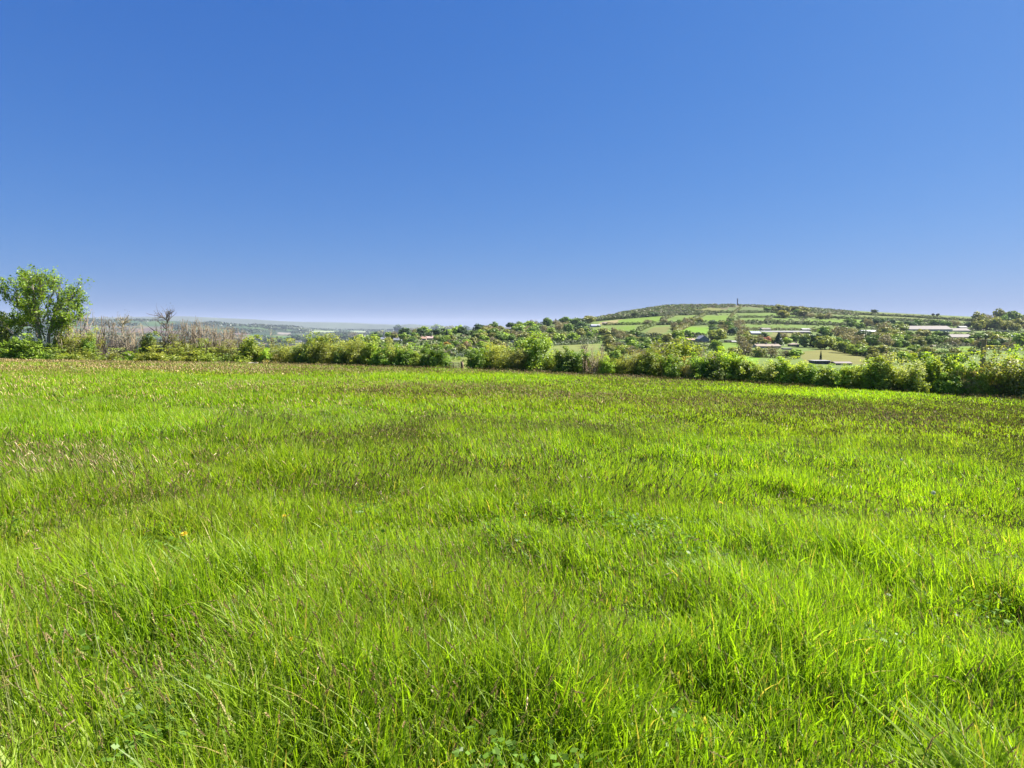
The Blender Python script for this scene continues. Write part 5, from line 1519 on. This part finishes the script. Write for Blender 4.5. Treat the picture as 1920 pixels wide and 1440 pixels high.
def meadow():
    g = np.random.default_rng(77)
    B = []
    for d0, d1, dens, segs, wd, hb, um in ((0.3, 3.6, 6600, 5, 0.0068, 0.265, 0.98), (3.6, 7, 4600, 4, 0.0076, 0.225, 0.95), (7, 14, 1900, 3, 0.0105, 0.205, 0.95), (14, 30, 520, 2, 0.018, 0.205, 0.95), (30, 72, 130, 2, 0.036, 0.23, 0.95)):
        area = um * (d1 * d1 - d0 * d0) + 3.6 * (d1 - d0)
        X, Y = sample_zone(g, d0, d1, int(area * dens), um)
        B.append(blades(g, X, Y, segs, wd, hb))
    # short dense bottom growth and dead litter between the stems
    for d0, d1, dens, wd, um in ((0.3, 3.6, 2600, 0.010, 0.98), (3.6, 8, 900, 0.015, 0.95)):
        X, Y = sample_zone(g, d0, d1, int((um * (d1 * d1 - d0 * d0) + 3.6 * (d1 - d0)) * dens), um)
        v, f, m_, at_ = blades(g, X, Y, 3, wd, 0.13)
        c = at_['bcol'].reshape(-1, 8, 3)
        dead = g.random(len(c)) < 0.3
        c[dead] = np.array([0.20, 0.155, 0.07]) * g.uniform(0.5, 1.2, (dead.sum(), 1, 1))
        B.append((v, f, m_, {'bcol': c.reshape(-1, 3)}))
    # clover and other small round leaves low in the sward
    X, Y = sample_zone(g, 0.8, 5.0, 60000, 0.98)
    k = g.random(len(X)) < sstep(0.55, 0.75, fbm(X * 1.7 + 9, Y * 1.7, 191, 2))
    X, Y = X[k], Y[k]
    n = len(X)
    cen = np.stack([X, Y, fz(X, Y) + g.uniform(0.03, 0.17, n)], 1)
    lv = leaves(cen, g.normal(size=(n, 3)) * 0.45 + np.array([0.1, 0, 1.0]), g.uniform(0.016, 0.036, n), 0.8, 0, g=g)
    cc = np.array([0.11, 0.20, 0.025]) * g.uniform(0.7, 1.5, (n, 1))
    B.append((lv[0], lv[1], 0, {'bcol': np.repeat(cc, 4, 0)}))
    # broad leaves in the trampled patch
    n = 2600
    X, Y = sample_zone(g, 0.9, 3.6, n * 9, 0.98)
    _, _, lod, _, _, _ = masks(X, Y)
    k = g.random(len(X)) < lod * 0.7
    X, Y = X[k][:n], Y[k][:n]
    B.append(blades(g, X, Y, 6, 0.021, 0.27))
    me = mesh_from('meadow_grass', B, [grass_mat()])
    prop(link('meadow_grass', me), 'long bright green meadow grass covering the whole field', 'grass', kind='stuff')
    # flowering stems with brown seed heads
    V = []
    for d0, d1, dens, hl, hw, sw, um in ((0.5, 5, 210, 0.05, 0.0055, 0.002, 0.98), (5, 12, 300, 0.055, 0.0075, 0.003, 0.95), (12, 28, 110, 0.075, 0.0125, 0.0, 0.95), (28, 72, 27, 0.10, 0.024, 0.0, 0.95)):
        area = um * (d1 * d1 - d0 * d0) + 3.6 * (d1 - d0)
        X, Y = sample_zone(g, d0, d1, int(area * dens * 1.3), um)
        br, bright, lod, ed, px, py = masks(X, Y)
        clump = sstep(0.35, 0.7, fbm(X * 1.3 + 2, Y * 1.3, 171, 2))
        k = (g.random(len(X)) < br * (0.25 + 1.1 * clump if d1 <= 12 else 1.0)) & (ed > -0.3)
        X, Y, br, px = X[k], Y[k], br[k], px[k]
        n = len(X)
        Z = fz(X, Y)
        H = (0.20 + 0.17 * g.random(n)) * (0.6 + 0.4 * heightmap(X, Y))
        az = noise(X * 0.5, Y * 0.5, 141) * 5 + 1.2 + g.normal(size=n) * 0.8
        ln = H * g.uniform(0.05, 0.4, n)
        tip = np.stack([X + np.cos(az) * ln, Y + np.sin(az) * ln, Z + H], 1)
        foot = np.stack([X, Y, Z], 1)
        dr = unit(np.stack([np.cos(az) * g.uniform(0.1, 0.9, n), np.sin(az) * g.uniform(0.1, 0.9, n), np.where(g.random(n) < 0.12, -0.2, 1.0)], 1))
        a1 = unit(np.cross(dr, g.normal(size=(n, 3)))); a2 = np.cross(dr, a1)
        hl_ = hl * g.uniform(0.55, 1.25, n); hw_ = hw * g.uniform(0.7, 1.25, n)
        tan = (g.random(n) < np.clip(0.55 - px / 1500, 0.08, 0.5))[:, None]
        c = np.where(tan, np.array([0.40, 0.31, 0.14]), np.array([0.20, 0.14, 0.055])) * g.uniform(0.7, 1.35, n)[:, None]
        if d1 > 12: c = c * np.array([1.3, 1.22, 1.1])
        gr = (g.random(n) < 0.3)[:, None]
        c = np.where(gr, np.array([0.21, 0.21, 0.05]), c)
        rows = [(0, .25), (.25, 1), (.65, .9), (1, .08)]
        rs = 4 if d1 <= 12 else 3
        ring = []
        for tt, ww in rows:
            for q in range(rs):
                an = q * 6.283 / rs
                ring.append(tip + dr * (hl_ * tt)[:, None] + (a1 * math.cos(an) + a2 * math.sin(an)) * (hw_ * ww * 0.5)[:, None])
        if d1 <= 5:
            q = 22
            tt = np.tile(np.linspace(0, 1, q), n)
            ax = np.repeat(dr, q, 0); rad = unit(np.cross(ax, g.normal(size=(n * q, 3))))
            wq = np.repeat(hw_, q) * np.sin(np.clip(0.15 + tt * 0.85, 0, 1) * math.pi) ** 0.7
            cen = np.repeat(tip, q, 0) + ax * (np.repeat(hl_, q) * tt)[:, None] + rad * (wq * 0.45)[:, None]
            e1 = (ax * 0.9 + rad * 0.55) * 0.0055; e2 = np.cross(ax, rad) * 0.0016
            Pq = np.stack([cen - e1, cen + e2, cen + e1, cen - e2], 1).reshape(-1, 3)
            V.append((Pq, quads(n * q), 0, {'bcol': np.repeat(np.repeat(c, q, 0) * g.uniform(0.6, 1.5, (n * q, 1)), 4, 0)}))
            hw_ = hw_ * 0.35
            ring = []
            for t2, ww in rows:
                for k2 in range(rs):
                    an = k2 * 6.283 / rs
                    ring.append(tip + dr * (hl_ * t2)[:, None] + (a1 * math.cos(an) + a2 * math.sin(an)) * (hw_ * ww * 0.5)[:, None])
        P_ = np.stack(ring, 1).reshape(-1, 3)
        kk = rs * 4
        b0 = np.arange(n)[:, None, None] * kk + np.arange(3)[None, :, None] * rs
        q = np.arange(rs)[None, None, :]
        Fc = np.stack([b0 + q, b0 + (q + 1) % rs, b0 + rs + (q + 1) % rs, b0 + rs + q], -1).reshape(-1, 4)
        V.append((P_, Fc, 0, {'bcol': np.repeat(c, kk, 0)}))
        if sw > 0:
            mid = foot * 0.45 + tip * 0.55; mid[:, :2] = foot[:, :2] * 0.7 + tip[:, :2] * 0.3
            s = np.stack([np.sin(az + 1), np.cos(az + 1), 0 * az], 1) * sw * 0.5
            P2 = np.stack([foot - s, foot + s, mid - s, mid + s, tip - s, tip + s], 1).reshape(-1, 3)
            b = np.arange(n)[:, None] * 6 + np.array([0, 2])[None]
            F2 = np.stack([b, b + 1, b + 3, b + 2], -1).reshape(-1, 4)
            V.append((P2, F2, 0, {'bcol': np.repeat(np.tile(np.array([0.13, 0.15, 0.035]), (n, 1)), 6, 0)}))
    prop(link('grass_seed_heads', mesh_from('grass_seed_heads', V, [head_mat()])), 'brown seed heads of flowering grass spread over the meadow', 'grass', kind='stuff')


meadow()

# ------------------------------------------------------------------ meadow flowers
M_PETAL = plain_mat('yellow_petal', (0.62, 0.44, 0.01), 0.15, 30, 0.6)
M_STALK = plain_mat('flower_stalk', (0.16, 0.22, 0.05), 0.2, 20, 0.7)
M_FLUFF = plain_mat('seed_fluff', (0.40, 0.40, 0.38), 0.1, 30, 0.9)


def petal_mesh():
    g = np.random.default_rng(8)
    V = []; n = 90
    a = g.random(n) * 6.283
    lay = g.integers(0, 4, n)
    L = np.array([1.0, 0.85, 0.62, 0.35])[lay]; el = np.array([0.05, 0.3, 0.65, 1.1])[lay] + g.normal(size=n) * 0.06
    d = np.stack([np.cos(a) * np.cos(el), np.sin(a) * np.cos(el), np.sin(el)], 1)
    s = np.stack([-np.sin(a), np.cos(a), 0 * a], 1)
    w_ = 0.075
    P_ = np.stack([d * 0.08 - s * w_ * 0.4, d * 0.08 + s * w_ * 0.4, d * L[:, None] + s * w_, d * L[:, None] - s * w_], 1).reshape(-1, 3)
    return mesh_from('flower_head', [(P_, quads(n), 0, {})], [M_PETAL])


def clock_mesh():
    g = np.random.default_rng(18)
    n = 160
    d = unit(g.normal(size=(n, 3)))
    b = leaves(d * 0.92, d, 0.34, 0.8, 0, g=g)
    paths = [(np.array([d[i] * 0.1, d[i] * 0.92]), np.array([0.012, 0.008])) for i in range(0, n, 2)]
    return mesh_from('seed_clock', [b, tubes(paths, 3, 0)], [M_FLUFF])


PM, CM = petal_mesh(), clock_mesh()


def flower(px, py, r, label, clock=False, h=0.27, tilt=0.3):
    r *= 0.72
    x, z = ray(px, py)
    D = 3.0
    for _ in range(60):
        D = 0.5 * D + 0.5 * float((fz(x * D, D) + h - CAMZ) / z)
    X = float(x * D); Z = float(fz(X, D))
    root = empty('dandelion_clock' if clock else 'dandelion', (X, D, Z))
    prop(root, label, 'flower', 'dandelion clocks in the meadow' if clock else 'yellow dandelions in the meadow')
    link('stem', mesh_from('stem', [tubes([(np.array([[0, 0.02, -0.02], [0.01, 0.01, h * 0.5], [0, 0, h]]), np.array([0.003, 0.0027, 0.0025]))], 5, 0)], [M_STALK], True), root)
    hd = link('seed_clock' if clock else 'flower_head', CM if clock else PM, root)
    hd.location = (0, 0, h); hd.scale = (r, r, r); hd.rotation_euler = (tilt, 0.1, px)


flower(345, 1001, 0.030, 'brightest yellow dandelion in the near left grass')
flower(533, 967, 0.022, 'small yellow dandelion close above the grass hollow')
flower(1352, 943, 0.028, 'yellow dandelion alone in the brighter green grass')
flower(976, 1016, 0.016, 'tiny pale yellow dandelion in the middle of the meadow')
flower(545, 1198, 0.018, 'small dull yellow dandelion low in the front grass')
flower(37, 834, 0.024, 'yellow dandelion far out at the sycamore side')
flower(1870, 904, 0.022, 'yellow dandelion at the side of the meadow below the utility pole')
flower(1690, 862, 0.026, 'white dandelion clock farthest out in the meadow', True)
flower(1750, 924, 0.030, 'white dandelion clock beside the trampled streak', True)
flower(1342, 890, 0.022, 'small white dandelion clock above the lone yellow dandelion', True)

# ------------------------------------------------------------------ haze
def haze():
    me = mesh_from('haze', [boxb((0, 21900, 90), (90000, 48000, 600))], [])
    o = link('haze', me)
    m, t, N, L = nodes_mat('haze_air')
    v = N.new('ShaderNodeVolumePrincipled')
    v.inputs['Color'].default_value = (0.50, 0.58, 0.76, 1)
    v.inputs['Density'].default_value = 4.3e-5
    v.inputs['Anisotropy'].default_value = 0.0
    out = N.new('ShaderNodeOutputMaterial'); L.new(v.outputs[0], out.inputs['Volume'])
    me.materials.append(m)
    prop(o, 'thin blue haze over the far plain and hills', 'haze', kind='stuff')


haze()
